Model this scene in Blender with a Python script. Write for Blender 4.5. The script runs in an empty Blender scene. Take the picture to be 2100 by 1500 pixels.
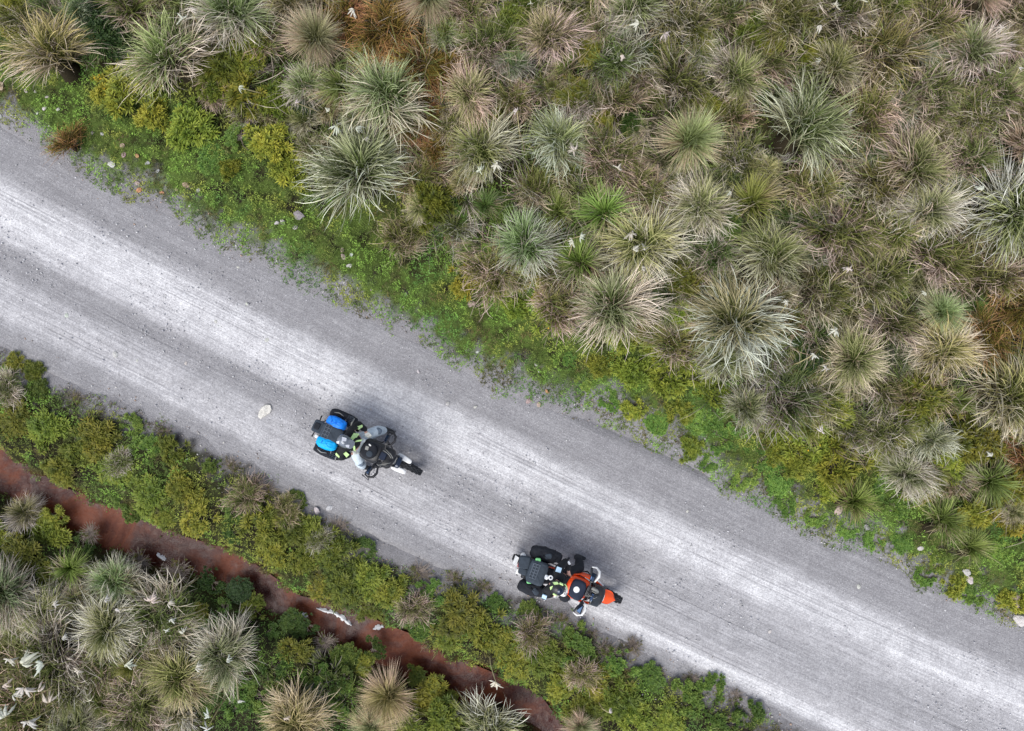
import bpy, math, random
import numpy as np
from mathutils import Vector, Matrix
C = bpy.context.scene.collection
rad = math.radians
random.seed(7); RS = np.random.RandomState(11)

# ------------------------------------------------------------------ camera, sky, sun, exposure
H = 14.0            # height of the drone above the road, metres
S = 0.0095          # metres of ground per reference pixel
cam = bpy.data.cameras.new('camera'); cam_o = bpy.data.objects.new('camera', cam); C.objects.link(cam_o)
cam_o.location = (0, 0, H); cam_o.rotation_euler = (0, 0, 0)
cam.sensor_width = 36; cam.lens = 18 * H / (1050 * S); cam.clip_end = 500
bpy.context.scene.camera = cam_o
W = bpy.data.worlds.new('World'); bpy.context.scene.world = W; W.use_nodes = True
nt = W.node_tree; bg = nt.nodes['Background']
sky = nt.nodes.new('ShaderNodeTexSky'); sky.sky_type = 'NISHITA'; sky.sun_disc = False
SUN_EL, SUN_AZ = 58, 222    # azimuth measured clockwise from +Y (picture up)
sky.sun_elevation = rad(SUN_EL); sky.sun_rotation = rad(SUN_AZ)
sky.altitude = 3600; sky.air_density = .55; sky.dust_density = 9.0; sky.ozone_density = .3
hs = nt.nodes.new('ShaderNodeHueSaturation'); hs.inputs['Saturation'].default_value = .5     # thin high cloud greys the blue
nt.links.new(sky.outputs[0], hs.inputs['Color']); nt.links.new(hs.outputs[0], bg.inputs[0]); bg.inputs[1].default_value = 0.14
sl = bpy.data.lights.new('sun', 'SUN'); so = bpy.data.objects.new('sun', sl); C.objects.link(so)
sl.energy = 1.2; sl.angle = rad(48); sl.color = (1.0, 0.965, 0.91)
d = Vector((math.sin(rad(SUN_AZ)) * math.cos(rad(SUN_EL)), math.cos(rad(SUN_AZ)) * math.cos(rad(SUN_EL)), math.sin(rad(SUN_EL))))
so.rotation_euler = d.to_track_quat('Z', 'Y').to_euler(); so.location = d * 40
vs = bpy.context.scene.view_settings
vs.view_transform = 'Standard'; vs.look = 'None'; vs.gamma = 1; vs.use_curve_mapping = False; vs.exposure = 1.38
bpy.context.scene.cycles.max_bounces = 6; bpy.context.scene.cycles.diffuse_bounces = 2
bpy.context.scene.cycles.glossy_bounces = 2; bpy.context.scene.cycles.transmission_bounces = 4
bpy.context.scene.cycles.use_denoising = True

# ------------------------------------------------------------------ helpers
def P(px, py, h=0.0):           # the ground point below something seen at a spot of the photo at height h
    k = (H - h) / H
    return ((px - 1050) * S * k, (750 - py) * S * k)
def smooth(x): x = np.clip(x, 0, 1); return x * x * (3 - 2 * x)
_T = RS.rand(256, 256)
def noise2(x, y, f=1.0, o=0.0):
    x = np.asarray(x, float) * f + 37.3 + o; y = np.asarray(y, float) * f + 11.7 + o * 1.7
    xi = np.floor(x).astype(int); yi = np.floor(y).astype(int); fx = x - xi; fy = y - yi
    fx = fx * fx * (3 - 2 * fx); fy = fy * fy * (3 - 2 * fy)
    a = _T[xi % 256, yi % 256]; b = _T[(xi + 1) % 256, yi % 256]; c = _T[xi % 256, (yi + 1) % 256]; e = _T[(xi + 1) % 256, (yi + 1) % 256]
    return (a * (1 - fx) + b * fx) * (1 - fy) + (c * (1 - fx) + e * fx) * fy
def fbm(x, y, f=1.0, o=0.0, n=4):
    s = 0; w = 0
    for i in range(n):
        k = .5 ** i; s = s + k * noise2(x, y, f * 2 ** i, o + i * 9.1); w += k
    return s / w
def tag(o, label=None, cat=None, group=None, kind=None):
    if label: o['label'] = label
    if cat: o['category'] = cat
    if group: o['group'] = group
    if kind: o['kind'] = kind
    return o
def empty(name, loc=(0, 0, 0), rot=(0, 0, 0), parent=None):
    o = bpy.data.objects.new(name, None); C.objects.link(o); o.location = loc; o.rotation_euler = rot
    o.empty_display_size = .1
    if parent: o.parent = parent
    return o
def npmesh(name, V, F, mat, col=None, smooth_shade=False, uv=None):
    V = np.asarray(V, np.float32); F = np.asarray(F, np.int32); k = F.shape[1]
    me = bpy.data.meshes.new(name); me.vertices.add(len(V)); me.vertices.foreach_set('co', V.ravel())
    me.loops.add(F.size); me.loops.foreach_set('vertex_index', F.ravel())
    me.polygons.add(len(F)); me.polygons.foreach_set('loop_start', np.arange(len(F), dtype=np.int32) * k)
    me.polygons.foreach_set('loop_total', np.full(len(F), k, np.int32))
    if smooth_shade: me.polygons.foreach_set('use_smooth', np.ones(len(F), bool))
    me.update(calc_edges=True)
    if col is not None:
        a = me.color_attributes.new('Col', 'FLOAT_COLOR', 'POINT')
        c4 = np.ones((len(V), 4), np.float32); c4[:, :col.shape[1]] = col; a.data.foreach_set('color', c4.ravel())
    if uv is not None:
        u = me.uv_layers.new(name='UVMap'); u.data.foreach_set('uv', np.asarray(uv, np.float32)[F.ravel()].ravel())
    me.materials.append(mat); return me
def link(name, me, parent=None):
    o = bpy.data.objects.new(name, me); C.objects.link(o)
    if parent: o.parent = parent
    return o

# ------------------------------------------------------------------ materials
class N:
    def __init__(s, name, rough=.8, spec=.3):
        s.m = bpy.data.materials.new(name); s.m.use_nodes = True; s.t = s.m.node_tree
        s.b = s.t.nodes['Principled BSDF']; s.b.inputs['Roughness'].default_value = rough
        s.b.inputs['Specular IOR Level'].default_value = spec
    def n(s, ty, ins={}, **kw):
        x = s.t.nodes.new('ShaderNode' + ty)
        for k, v in kw.items(): setattr(x, k, v)
        for k, v in ins.items():
            if isinstance(v, bpy.types.NodeSocket): s.t.links.new(v, x.inputs[k])
            else: x.inputs[k].default_value = v
        return x
    def l(s, a, b): s.t.links.new(a, b)
    def mix(s, f, a, b, mode='MIX'):
        x = s.n('Mix', data_type='RGBA', blend_type=mode)
        for i, v in ((0, f), (6, a), (7, b)):
            if isinstance(v, bpy.types.NodeSocket): s.l(v, x.inputs[i])
            else: x.inputs[i].default_value = v if i == 0 else (*v, 1)
        return x.outputs[2]
    def ramp(s, f, pts, interp='LINEAR'):
        x = s.n('ValToRGB', {0: f}); r = x.color_ramp; r.interpolation = interp
        while len(r.elements) < len(pts): r.elements.new(.5)
        for e, (p, c) in zip(r.elements, pts):
            e.position = p; e.color = (*c, 1) if isinstance(c, tuple) else (c, c, c, 1)
        return x.outputs[0]
    def math(s, op, a, b=0.0, clamp=False):
        x = s.n('Math', operation=op, use_clamp=clamp)
        for i, v in ((0, a), (1, b)):
            if isinstance(v, bpy.types.NodeSocket): s.l(v, x.inputs[i])
            else: x.inputs[i].default_value = v
        return x.outputs[0]
    def noise(s, vec, scale, detail=3, rough=.6, dist=0.0):
        x = s.n('TexNoise', {'Scale': scale, 'Detail': detail, 'Roughness': rough, 'Distortion': dist})
        if vec is not None: s.l(vec, x.inputs['Vector'])
        return x.outputs[0]
    def bump(s, h, strength=.5, dist=.01):
        x = s.n('Bump', {'Strength': strength, 'Distance': dist, 'Height': h}); s.l(x.outputs[0], s.b.inputs['Normal'])
    def color(s, c): s.l(c, s.b.inputs['Base Color'])
def simple(name, c, rough=.6, spec=.4, metal=0.0, var=.12, scale=25, bump=0.0):
    a = N(name, rough, spec); a.b.inputs['Metallic'].default_value = metal
    tc = a.n('TexCoord').outputs['Object']; f = a.noise(tc, scale, 4)
    lo = tuple(v * (1 - var) for v in c); hi = tuple(min(1, v * (1 + var)) for v in c)
    a.color(a.ramp(f, [(.3, lo), (.7, hi)]))
    if bump: a.bump(f, bump, .01)
    return a.m
def leaf_material(name, rough=.6, trans=.2, objtint=True, spec=.25):
    a = N(name, rough, spec); v = a.n('VertexColor', layer_name='Col').outputs[0]
    c = v
    if objtint: c = a.mix(1.0, v, a.n('ObjectInfo').outputs['Color'], 'MULTIPLY')
    a.color(c)
    if trans:
        t = a.n('BsdfTranslucent', {'Color': c}); m = a.n('MixShader', {0: trans}); out = a.t.nodes['Material Output']
        a.l(a.b.outputs[0], m.inputs[1]); a.l(t.outputs[0], m.inputs[2]); a.l(m.outputs[0], out.inputs[0])
    return a.m
M_blade = leaf_material('grass_blades'); M_leaf = leaf_material('shrub_leaves', .55)
M_cover = leaf_material('cover_leaves', .6, .15, False)
M_mat = leaf_material('dry_grass_mat', .7, .15, False)
def vc_material(name, rough=.9, scale=60, bump=.6, dist=.01, amt=.35):
    a = N(name, rough, .2); v = a.n('VertexColor', layer_name='Col').outputs[0]
    tc = a.n('TexCoord').outputs['Object']; f = a.noise(tc, scale, 6, .7)
    g = a.ramp(f, [(.25, 1 - amt * 1.6), (.75, 1 + amt)])
    a.color(a.mix(1.0, v, g, 'MULTIPLY')); a.bump(f, bump, dist); return a.m
M_ground = vc_material('soil_and_gravel', scale=45, bump=.9, dist=.02)
M_stone = vc_material('weathered_stone', .8, 18, .5, .01, .2)
M_twig = simple('grey_brown_twig', (.30, .25, .21), .85, .2, var=.4)

# ------------------------------------------------------------------ plan of the place (photo pixels; edges as functions of x)
TOP = np.array([(-400, 70), (-120, 205), (0, 258), (90, 300), (140, 350), (200, 385), (270, 420), (345, 428), (400, 488), (480, 528), (560, 548), (600, 582), (700, 622), (760, 655), (800, 682), (860, 703), (930, 752), (1000, 790), (1080, 818), (1150, 846), (1230, 842), (1290, 872), (1370, 907), (1440, 942), (1480, 1012), (1560, 1045), (1640, 1082), (1700, 1110), (1780, 1130), (1850, 1152), (1880, 1200), (1970, 1235), (2060, 1275), (2100, 1292), (2300, 1385), (2600, 1530)], float)
BOT = np.array([(-400, 520), (-120, 655), (0, 705), (60, 735), (110, 775), (180, 800), (260, 830), (330, 862), (400, 895), (450, 930), (520, 950), (570, 985), (600, 1015), (640, 1050), (690, 1058), (740, 1095), (800, 1135), (880, 1172), (930, 1182), (1000, 1197), (1060, 1222), (1150, 1238), (1210, 1288), (1280, 1320), (1350, 1372), (1400, 1385), (1470, 1400), (1530, 1430), (1590, 1462), (1640, 1502), (1800, 1580), (2300, 1830), (2600, 1975)], float)
STR = np.array([(-400, 760, 36), (-120, 890, 38), (0, 958, 40), (60, 1003, 38), (130, 1045, 36), (200, 1072, 42), (260, 1092, 42), (320, 1118, 34), (380, 1140, 30), (450, 1160, 31), (510, 1190, 34), (570, 1228, 30), (618, 1252, 20), (650, 1272, 34), (700, 1290, 38), (760, 1312, 36), (850, 1350, 38), (930, 1388, 35), (1000, 1412, 28), (1060, 1432, 24), (1110, 1462, 26), (1150, 1520, 28), (1300, 1600, 30), (2600, 2240, 30)], float)
STR[:, 0] = 1050 + (STR[:, 0] - 1050) * 1.024; STR[:, 1] = 750 + (STR[:, 1] - 750) * 1.024      # the water lies a third of a metre down
def ytop(px): return np.interp(px, TOP[:, 0], TOP[:, 1])
def ybot(px): return np.interp(px, BOT[:, 0], BOT[:, 1])
def plan(x, y):                 # signed distances in metres: beyond upper edge, beyond lower edge, from the stream's bank
    px = np.asarray(x) / S + 1050; py = 750 - np.asarray(y) / S
    du = (ytop(px) - py) * S * .9; dl = (py - ybot(px)) * S * .9
    ds = (np.abs(py - np.interp(px, STR[:, 0], STR[:, 1])) - .84 * np.interp(px, STR[:, 0], STR[:, 2])) * S * .88 + (fbm(x, y, 3.5, 44) - .5) * .42
    below = py > np.interp(px, STR[:, 0], STR[:, 1])
    return du, dl, ds, below
def height(x, y):
    du, dl, ds, below = plan(x, y)
    n = fbm(x, y, 1.3, 0) - .5; n2 = fbm(x, y, 6, 3) - .5
    e = n * .35 + n2 * .25
    d_ = np.maximum(du, dl)
    h = -.06 + .085 * smooth((d_ + .28 + e * .6) / .36)
    h = h + np.where(du > 0, .12 * smooth(du / 1.2) + .25 * smooth((du - 1) / 5) + (n * .3 + n2 * .1) * smooth(du / .8), 0)
    h = h + np.where(dl > 0, .10 * smooth(dl / .6) + (n * .2 + n2 * .08) * smooth(dl / .6), 0)
    bank = smooth(1 - ds / .55) * (dl > 0)
    h = h * (1 - bank) + bank * (-.40 + n2 * .05)
    return h
def hz(x, y): return float(height(np.array([x]), np.array([y]))[0])

# ------------------------------------------------------------------ ground
gx = np.concatenate([np.linspace(-70, -13, 15)[:-1], np.arange(-13, 13, .062), np.linspace(13, 70, 15)])
gy = np.concatenate([np.linspace(-60, -10, 13)[:-1], np.arange(-10, 10, .062), np.linspace(10, 60, 13)])
X, Y = np.meshgrid(gx, gy); x = X.ravel(); y = Y.ravel()
hh = height(x, y)
du, dl, ds, below = plan(x, y)
n1 = fbm(x, y, 1.1, 20); n2 = fbm(x, y, 5, 30)
grey = np.array([.34, .33, .34]); shaded_humus = np.array([.026, .021, .012]); olive = np.array([.045, .048, .015]); rust = np.array([.16, .06, .025]); pinky = np.array([.30, .25, .23])  # dark soil, deepened further to paint shade in the gaps between plants
dd = np.maximum(du, dl)
t = smooth((dd + .12 * (du > dl) - .05 + (n2 - .5) * 1.1 - np.where(du > dl, .25, -.02)) / .5)[:, None]
near = grey * (.75 + .5 * n2[:, None]) * (1 - .25 * n1[:, None]) + 0 * pinky
far = shaded_humus + (olive - shaded_humus) * smooth((n1 - .35) / .3)[:, None]
moss = np.array([.10, .15, .03]); tm = (smooth((du - .1) / .4) * smooth((2.6 - du) / 1.2) * smooth((n2 - .30) / .2) + .15 * (dl > .2) * smooth((n2 - .45) / .2))[:, None]
far = far * (1 - tm) + moss * tm * (.7 + .6 * n1[:, None])
col = near * (1 - t) + far * t
tb = (smooth(1 - (ds - .02) / .25) * (dl > 0))[:, None]
col = col * (1 - tb) + (rust * .6 + shaded_humus * .4) * tb
nx, ny = len(gx), len(gy)
I = np.arange(nx * ny).reshape(ny, nx)
F = np.stack([I[:-1, :-1], I[:-1, 1:], I[1:, 1:], I[1:, :-1]], -1).reshape(-1, 4)
g = link('ground', npmesh('ground', np.stack([x, y, hh], 1), F, M_ground, col, True)); tag(g, kind='structure')

# ------------------------------------------------------------------ dirt road
a = N('dusty_gravel_road', .92, .15)
uv = a.n('UVMap').outputs[0]; sep = a.n('SeparateXYZ', {0: uv}); u, v = sep.outputs[0], sep.outputs[1]
obj = a.n('TexCoord').outputs['Object']
def stretched(su, sv, off=0.0):
    cmb = a.n('CombineXYZ', {0: a.math('MULTIPLY', u, su), 1: a.math('MULTIPLY', v, sv), 2: off}); return cmb.outputs[0]
warp = a.noise(stretched(.25, 1.2), 1.0, 3); warp2 = a.noise(stretched(1.2, 5, 4), 1.0, 4)
vv = a.math('ADD', v, a.math('MULTIPLY', a.math('SUBTRACT', warp, .5), .05)); vv = a.math('ADD', vv, a.math('MULTIPLY', a.math('SUBTRACT', warp2, .5), .025))
# dust laid light along the wheel lines: v = 0 at the upper edge, 1 at the lower; first profile for the left half, second for the right
pA = a.ramp(vv, [(0, .08), (.17, .12), (.26, .85), (.40, .92), (.49, .70), (.545, .22), (.62, .20), (.68, .55), (.76, .60), (.84, .72), (.905, .25), (1, .12)])
pB = a.ramp(vv, [(0, .10), (.18, .14), (.26, .80), (.38, .90), (.47, .52), (.60, .42), (.72, .50), (.79, .55), (.835, .98), (.87, .95), (.915, .20), (1, .12)])
prof = a.mix(a.ramp(u, [(.36, 0.0), (.62, 1.0)]), pA, pB)
st1 = a.noise(stretched(9, 40, 1), 1.0, 6, .68); st2 = a.noise(stretched(5, 120, 2), 1.0, 5, .62)
tr = a.ramp(a.math('ADD', a.math('MULTIPLY', st1, .5), a.math('MULTIPLY', st2, .5)), [(.40, 0.0), (.60, 1.0)])
fine = a.noise(obj, 22, 9, .85); patch = a.noise(obj, 2.6, 7, .72)
val = a.math('ADD', a.math('ADD', a.math('MULTIPLY', prof, .66), .01), a.math('MULTIPLY', a.math('SUBTRACT', tr, .5), .22))
val = a.math('ADD', val, a.math('MULTIPLY', a.math('SUBTRACT', fine, .5), 1.15))
val = a.math('ADD', val, a.math('MULTIPLY', a.math('SUBTRACT', patch, .5), .62))
lw = a.noise(stretched(2.2, 1.5, 9), 1.0, 3); vl = a.math('ADD', v, a.math('MULTIPLY', a.math('SUBTRACT', lw, .5), .035))
dips = []
for q in (.285, .302, .318, .352, .60, .655, .672, .705, .775, .80, .818): dips += [(q - .005, 0.0), (q, 1.0), (q + .005, 0.0)]
la = a.ramp(vl, dips[:15]); lb = a.ramp(vl, dips[15:])        # thin tyre lines pressed into the dust
tracks = a.math('MULTIPLY', a.math('MAXIMUM', la, lb), a.ramp(a.noise(stretched(7, 9, 12), 1.0, 3), [(.42, 0.0), (.6, 1.0)]))
val = a.math('SUBTRACT', val, a.math('MULTIPLY', tracks, .20))
base = a.ramp(val, [(0, (.25, .245, .253)), (.22, (.315, .310, .318)), (.45, (.44, .434, .444)), (.72, (.68, .676, .68)), (1, (.84, .838, .83))])
vor = a.n('TexVoronoi', {'Scale': 24.0, 'Randomness': 1.0}); a.l(obj, vor.inputs['Vector'])
vc = a.n('SeparateColor', {0: vor.outputs['Color']}).outputs[0]
peb = a.math('MULTIPLY', a.ramp(vor.outputs['Distance'], [(.16, 1.0), (.30, 0.0)]), a.ramp(vc, [(.62, 0.0), (.7, 1.0)]))
base = a.mix(a.math('MULTIPLY', peb, .55), base, (.66, .65, .66))
vor2 = a.n('TexVoronoi', {'Scale': 60.0}); a.l(obj, vor2.inputs['Vector'])
vc2 = a.n('SeparateColor', {0: vor2.outputs['Color']}).outputs[0]
base = a.mix(.45, base, a.ramp(vc2, [(0, (.55, .54, .56)), (1, (1.35, 1.35, 1.35))]), 'MULTIPLY')
a.color(base)
hgt = a.math('ADD', a.math('SUBTRACT', a.math('MULTIPLY', fine, .6), a.math('MULTIPLY', tracks, .5)), a.math('ADD', a.math('MULTIPLY', peb, .5), a.math('MULTIPLY', tr, .25)))
a.bump(hgt, .8, .018)
M_road = a.m
us = np.linspace(-420, 2620, 620); vsn = np.concatenate([np.linspace(-.12, 1.12, 100)])
U, V = np.meshgrid(us, vsn); pu = U.ravel(); pv = V.ravel()
# the strip runs straight along smoothed edges; ground and plants make the ragged border
yt_ = 262 + .487 * pu + 110 * (pu / 2100) * (1 - pu / 2100); yb_ = 712 + .487 * pu + 30 * (pu / 2100) * (1 - pu / 2100)
py_ = yt_ + (yb_ - yt_) * pv
x = (pu - 1050) * S; y = (750 - py_) * S
over = np.maximum(np.maximum(-pv, pv - 1), 0)
z = -.10 * smooth(over / .07) + .012 * np.sin(pv * 19 + 1) * (over == 0) + (fbm(x, y, 2.2, 50) - .5) * .03 + (fbm(x * .9 - y * .45, (x * .45 + y * .9) * 6, .5, 60) - .5) * .03
Ia = np.arange(len(pu)).reshape(len(vsn), len(us))
F = np.stack([Ia[:-1, :-1], Ia[1:, :-1], Ia[1:, 1:], Ia[:-1, 1:]], -1).reshape(-1, 4)
UVc = np.stack([(pu) / 2100 * 1.0, pv], 1)
r = link('dirt_road', npmesh('dirt_road', np.stack([x, y, z], 1), F, M_road, None, True, UVc)); tag(r, kind='structure')

# ------------------------------------------------------------------ rust-red stream
a = N('rust_red_stream_water', .3, .3)
obj = a.n('TexCoord').outputs['Object']
n1_ = a.noise(obj, .9, 5, .6, .6); n2_ = a.noise(obj, 7, 6, .75, .5); n3_ = a.noise(obj, .45, 2)
c1 = a.ramp(n1_, [(.32, (.030, .006, .004)), (.45, (.058, .010, .006)), (.56, (.155, .034, .009)), (.68, (.072, .017, .010))])
c2 = a.mix(a.ramp(n2_, [(.50, 0.0), (.70, .6)]), c1, (.15, .06, .035))
c2 = a.mix(a.ramp(n3_, [(.60, 0.0), (.68, .3)]), c2, (.19, .12, .12))  # greyish patches paint the sky's reflection into the water colour
a.color(c2); a.bump(n2_, .55, .03)
a.l(a.ramp(n1_, [(.4, .25), (.65, .6)]), a.b.inputs['Roughness'])
us = np.linspace(-400, 2600, 900); cs = np.linspace(-1, 1, 15)
U, Cc = np.meshgrid(us, cs); pu = U.ravel(); cc = Cc.ravel()
x = (pu - 1050) * S; py_ = np.interp(pu, STR[:, 0], STR[:, 1]) + cc * (np.interp(pu, STR[:, 0], STR[:, 2]) + 10)
y = (750 - py_) * S; z = -.335 + (fbm(x, y, 9, 70) - .5) * .03
Ia = np.arange(len(pu)).reshape(len(cs), len(us))
F = np.stack([Ia[:-1, :-1], Ia[1:, :-1], Ia[1:, 1:], Ia[:-1, 1:]], -1).reshape(-1, 4)
r = link('stream', npmesh('stream', np.stack([x, y, z], 1), F, a.m, None, True)); tag(r, kind='structure')
# ------------------------------------------------------------------ plant meshes
def blades(n, rs, r0=.12, L=(.7, 1.1), th0=(5, 70), bend=(30, 80), w=.012, seg=5, lock=0, az=None, wob=.12, flat=.0, zs=1.0):
    """n grass blades as ribbons from one root; returns verts, quads, s along blade, random per blade (arrays)"""
    phi = rs.rand(n) * 2 * math.pi if az is None else az
    if lock:
        k = rs.randint(0, lock, n); lp = rs.rand(lock) * 2 * math.pi; phi = lp[k] + rs.randn(n) * .10
        t0 = (th0[0] + (th0[1] - th0[0]) * (rs.rand(lock) ** .8)[k] + rs.randn(n) * 6)
    else: t0 = th0[0] + (th0[1] - th0[0]) * rs.rand(n)
    t0 = np.radians(np.clip(t0, 0, 88)); bd = np.radians(bend[0] + (bend[1] - bend[0]) * rs.rand(n))
    ln = L[0] + (L[1] - L[0]) * rs.rand(n); rr = r0 * np.sqrt(rs.rand(n)); br = phi + rs.randn(n) * .8
    pos = np.stack([rr * np.cos(br), rr * np.sin(br), np.zeros(n)], 1)
    V = np.zeros((n, seg + 1, 2, 3)); wd = w * (.7 + .6 * rs.rand(n)); kink = rs.randn(n) * wob
    roll = rs.randn(n) * .5
    for i in range(seg + 1):
        s = i / seg; ph = phi + kink * s * 1.5; th = t0 + bd * s ** 1.2
        th = np.minimum(th, rad(128))
        side = np.stack([-np.sin(ph) * np.cos(roll), np.cos(ph) * np.cos(roll), np.sin(roll)], 1)
        ww = (wd * (1 - s) ** .6 * (.6 + .8 * min(1, s * 4)))[:, None] if i < seg else np.full((n, 1), .0008)
        V[:, i, 0] = pos - side * ww / 2; V[:, i, 1] = pos + side * ww / 2
        st = (ln / seg)[:, None]
        pos = pos + st * np.stack([np.sin(th) * np.cos(ph), np.sin(th) * np.sin(ph), np.cos(th) * zs], 1)
        pos[:, 2] = np.maximum(pos[:, 2], .03)
    b = np.arange(n)[:, None] * (seg + 1) * 2 + np.arange(seg)[None] * 2
    F = np.stack([b, b + 1, b + 3, b + 2], -1).reshape(-1, 4)
    s = np.broadcast_to((np.arange(seg + 1) / seg)[None, :, None], (n, seg + 1, 2)).reshape(-1)
    rb = np.repeat(rs.rand(n), (seg + 1) * 2)
    return V.reshape(-1, 3), F, s, rb
def lerp(a, b, t): return np.asarray(a) * (1 - t[:, None]) + np.asarray(b) * t[:, None]
def blade_color(s, rb, root, mid, tip, k=.45, var=.35):  # green-to-straw blades; roots darkened as gap shade, tips whitened as if top-lit
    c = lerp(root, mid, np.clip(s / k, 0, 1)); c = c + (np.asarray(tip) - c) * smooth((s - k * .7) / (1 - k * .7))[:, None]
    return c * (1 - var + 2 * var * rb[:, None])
def clump(n, rs, roots, spread, **kw):
    """blades from several roots of one crown, each root with its own drift, so the crown is uneven"""
    VV = []; FF = []; SS = []; RR = []; b = 0
    for i in range(roots):
        a_ = rs.rand() * 6.28; q = spread * math.sqrt(rs.rand()); m = int(n / roots * rs.uniform(.6, 1.4))
        drift = a_ + rs.randn() * .9; k = rs.randint(4, 9); cen = drift + rs.randn(k) * (1.5 if i else 3); kk = rs.randint(0, k, m)
        az = cen[kk] + rs.randn(m) * .16
        V, F, s, rb = blades(m, rs, az=az, **kw)
        if rs.rand() < .5:      # wind or weight pulls this lock sideways
            w = rs.rand() * 6.28; V[:, 0] += s ** 2 * .24 * math.cos(w); V[:, 1] += s ** 2 * .24 * math.sin(w)
        V[:, 0] += q * math.cos(a_); V[:, 1] += q * math.sin(a_)
        lk = rs.rand(k)[kk]; rb = np.clip(rb * .5 + np.repeat(lk, len(rb) // m) * .65 - .07, 0, 1)
        VV.append(V); FF.append(F + b); SS.append(s); RR.append(rb); b += len(V)
    return np.concatenate(VV), np.concatenate(FF), np.concatenate(SS), np.concatenate(RR)
def tussock_mesh(kind, seed):
    rs = np.random.RandomState(seed)
    if kind == 'mop':
        f = clump(600, rs, 12, .28, r0=.08, L=(.5, 1.02), th0=(2, 58), bend=(35, 95), w=.016, seg=6, wob=.28)
        t = clump(600, rs, 18, .36, r0=.1, L=(.55, 1.08), th0=(20, 82), bend=(30, 90), w=.0145, seg=6, wob=.45, zs=.85)
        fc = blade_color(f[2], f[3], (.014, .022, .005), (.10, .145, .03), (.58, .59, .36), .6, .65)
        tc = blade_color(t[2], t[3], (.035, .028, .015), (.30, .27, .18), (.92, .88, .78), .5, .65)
    elif kind == 'fan':
        f = clump(900, rs, 9, .10, r0=.06, L=(.6, 1.0), th0=(4, 68), bend=(25, 62), w=.011, seg=5, wob=.12)
        t = clump(560, rs, 9, .12, r0=.07, L=(.65, 1.08), th0=(40, 82), bend=(20, 50), w=.011, seg=5, wob=.15)
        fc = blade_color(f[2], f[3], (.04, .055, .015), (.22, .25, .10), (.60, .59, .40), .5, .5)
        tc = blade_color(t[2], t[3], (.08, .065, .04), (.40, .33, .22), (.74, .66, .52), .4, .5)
    elif kind == 'mat':
        f = clump(380, rs, 12, .42, r0=.12, L=(.45, 1.0), th0=(10, 80), bend=(30, 95), w=.016, seg=5, wob=.6)
        t = clump(430, rs, 24, .62, r0=.15, L=(.45, 1.0), th0=(35, 90), bend=(25, 80), w=.015, seg=5, wob=.9, zs=.8)
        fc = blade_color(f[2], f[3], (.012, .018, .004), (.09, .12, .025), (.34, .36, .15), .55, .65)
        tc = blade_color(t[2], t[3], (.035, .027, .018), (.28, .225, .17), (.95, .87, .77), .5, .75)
    elif kind == 'young':
        f = clump(300, rs, 7, .14, r0=.06, L=(.55, 1.0), th0=(12, 70), bend=(25, 70), w=.022, seg=5, wob=.25)
        t = clump(120, rs, 6, .18, r0=.08, L=(.6, 1.05), th0=(45, 84), bend=(20, 50), w=.018, seg=5, wob=.3)
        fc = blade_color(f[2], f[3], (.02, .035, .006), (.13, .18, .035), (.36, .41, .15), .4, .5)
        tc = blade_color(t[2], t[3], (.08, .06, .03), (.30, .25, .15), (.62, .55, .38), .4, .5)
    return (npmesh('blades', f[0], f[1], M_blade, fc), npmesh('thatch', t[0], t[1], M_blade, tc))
def mound_mesh():
    rs = np.random.RandomState(77); V = []; F = []; m = 14; rings = ((.95, -.12), (.85, .0), (.55, .12), (.25, .17))
    for r_, z_ in rings:
        for k in range(m): an = k * 6.2832 / m; q = r_ * rs.uniform(.85, 1.1); V.append((q * math.cos(an), q * math.sin(an), z_))
    V.append((0, 0, .18)); c = len(V) - 1
    for i in range(len(rings) - 1):
        for k in range(m): F.append((i * m + k, i * m + (k + 1) % m, (i + 1) * m + (k + 1) % m)); F.append((i * m + k, (i + 1) * m + (k + 1) % m, (i + 1) * m + k))
    for k in range(m): F.append(((len(rings) - 1) * m + k, (len(rings) - 1) * m + (k + 1) % m, c))
    return npmesh('root_mound', V, F, simple('fibrous_root_mound', (.035, .028, .016), .95, .1, var=.5, scale=40), None, True)
MOUND = mound_mesh()
TUS = {k: [tussock_mesh(k, 100 * i + j) for j in range(n)] for i, (k, n) in enumerate((('mop', 9), ('fan', 2), ('mat', 9), ('young', 4)))}

def leaves(P0, D, ln, wd, rs, fold=.3):
    """pointed leaflets (two triangles) at P0 pointing along D"""
    n = len(P0); up = rs.randn(n, 3) * .4 + np.array([0, 0, 1.]); side = np.cross(D, up); side /= np.linalg.norm(side, axis=1)[:, None] + 1e-9
    ln = np.asarray(ln).reshape(-1, 1) * np.ones((n, 1)); wd = np.asarray(wd).reshape(-1, 1) * np.ones((n, 1))
    nn = np.cross(side, D)
    V = np.stack([P0, P0 + D * ln * .45 - side * wd / 2 + nn * wd * fold, P0 + D * ln, P0 + D * ln * .45 + side * wd / 2 + nn * wd * fold], 1)
    b = np.arange(n)[:, None] * 4; F = np.concatenate([b, b + 1, b + 2, b + 3], 1)
    F = np.stack([F[:, [0, 1, 2]], F[:, [0, 2, 3]]], 1).reshape(-1, 3)
    s = np.tile(np.array([0, .55, 1, .55]), n); return V.reshape(-1, 3), F, s
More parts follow.
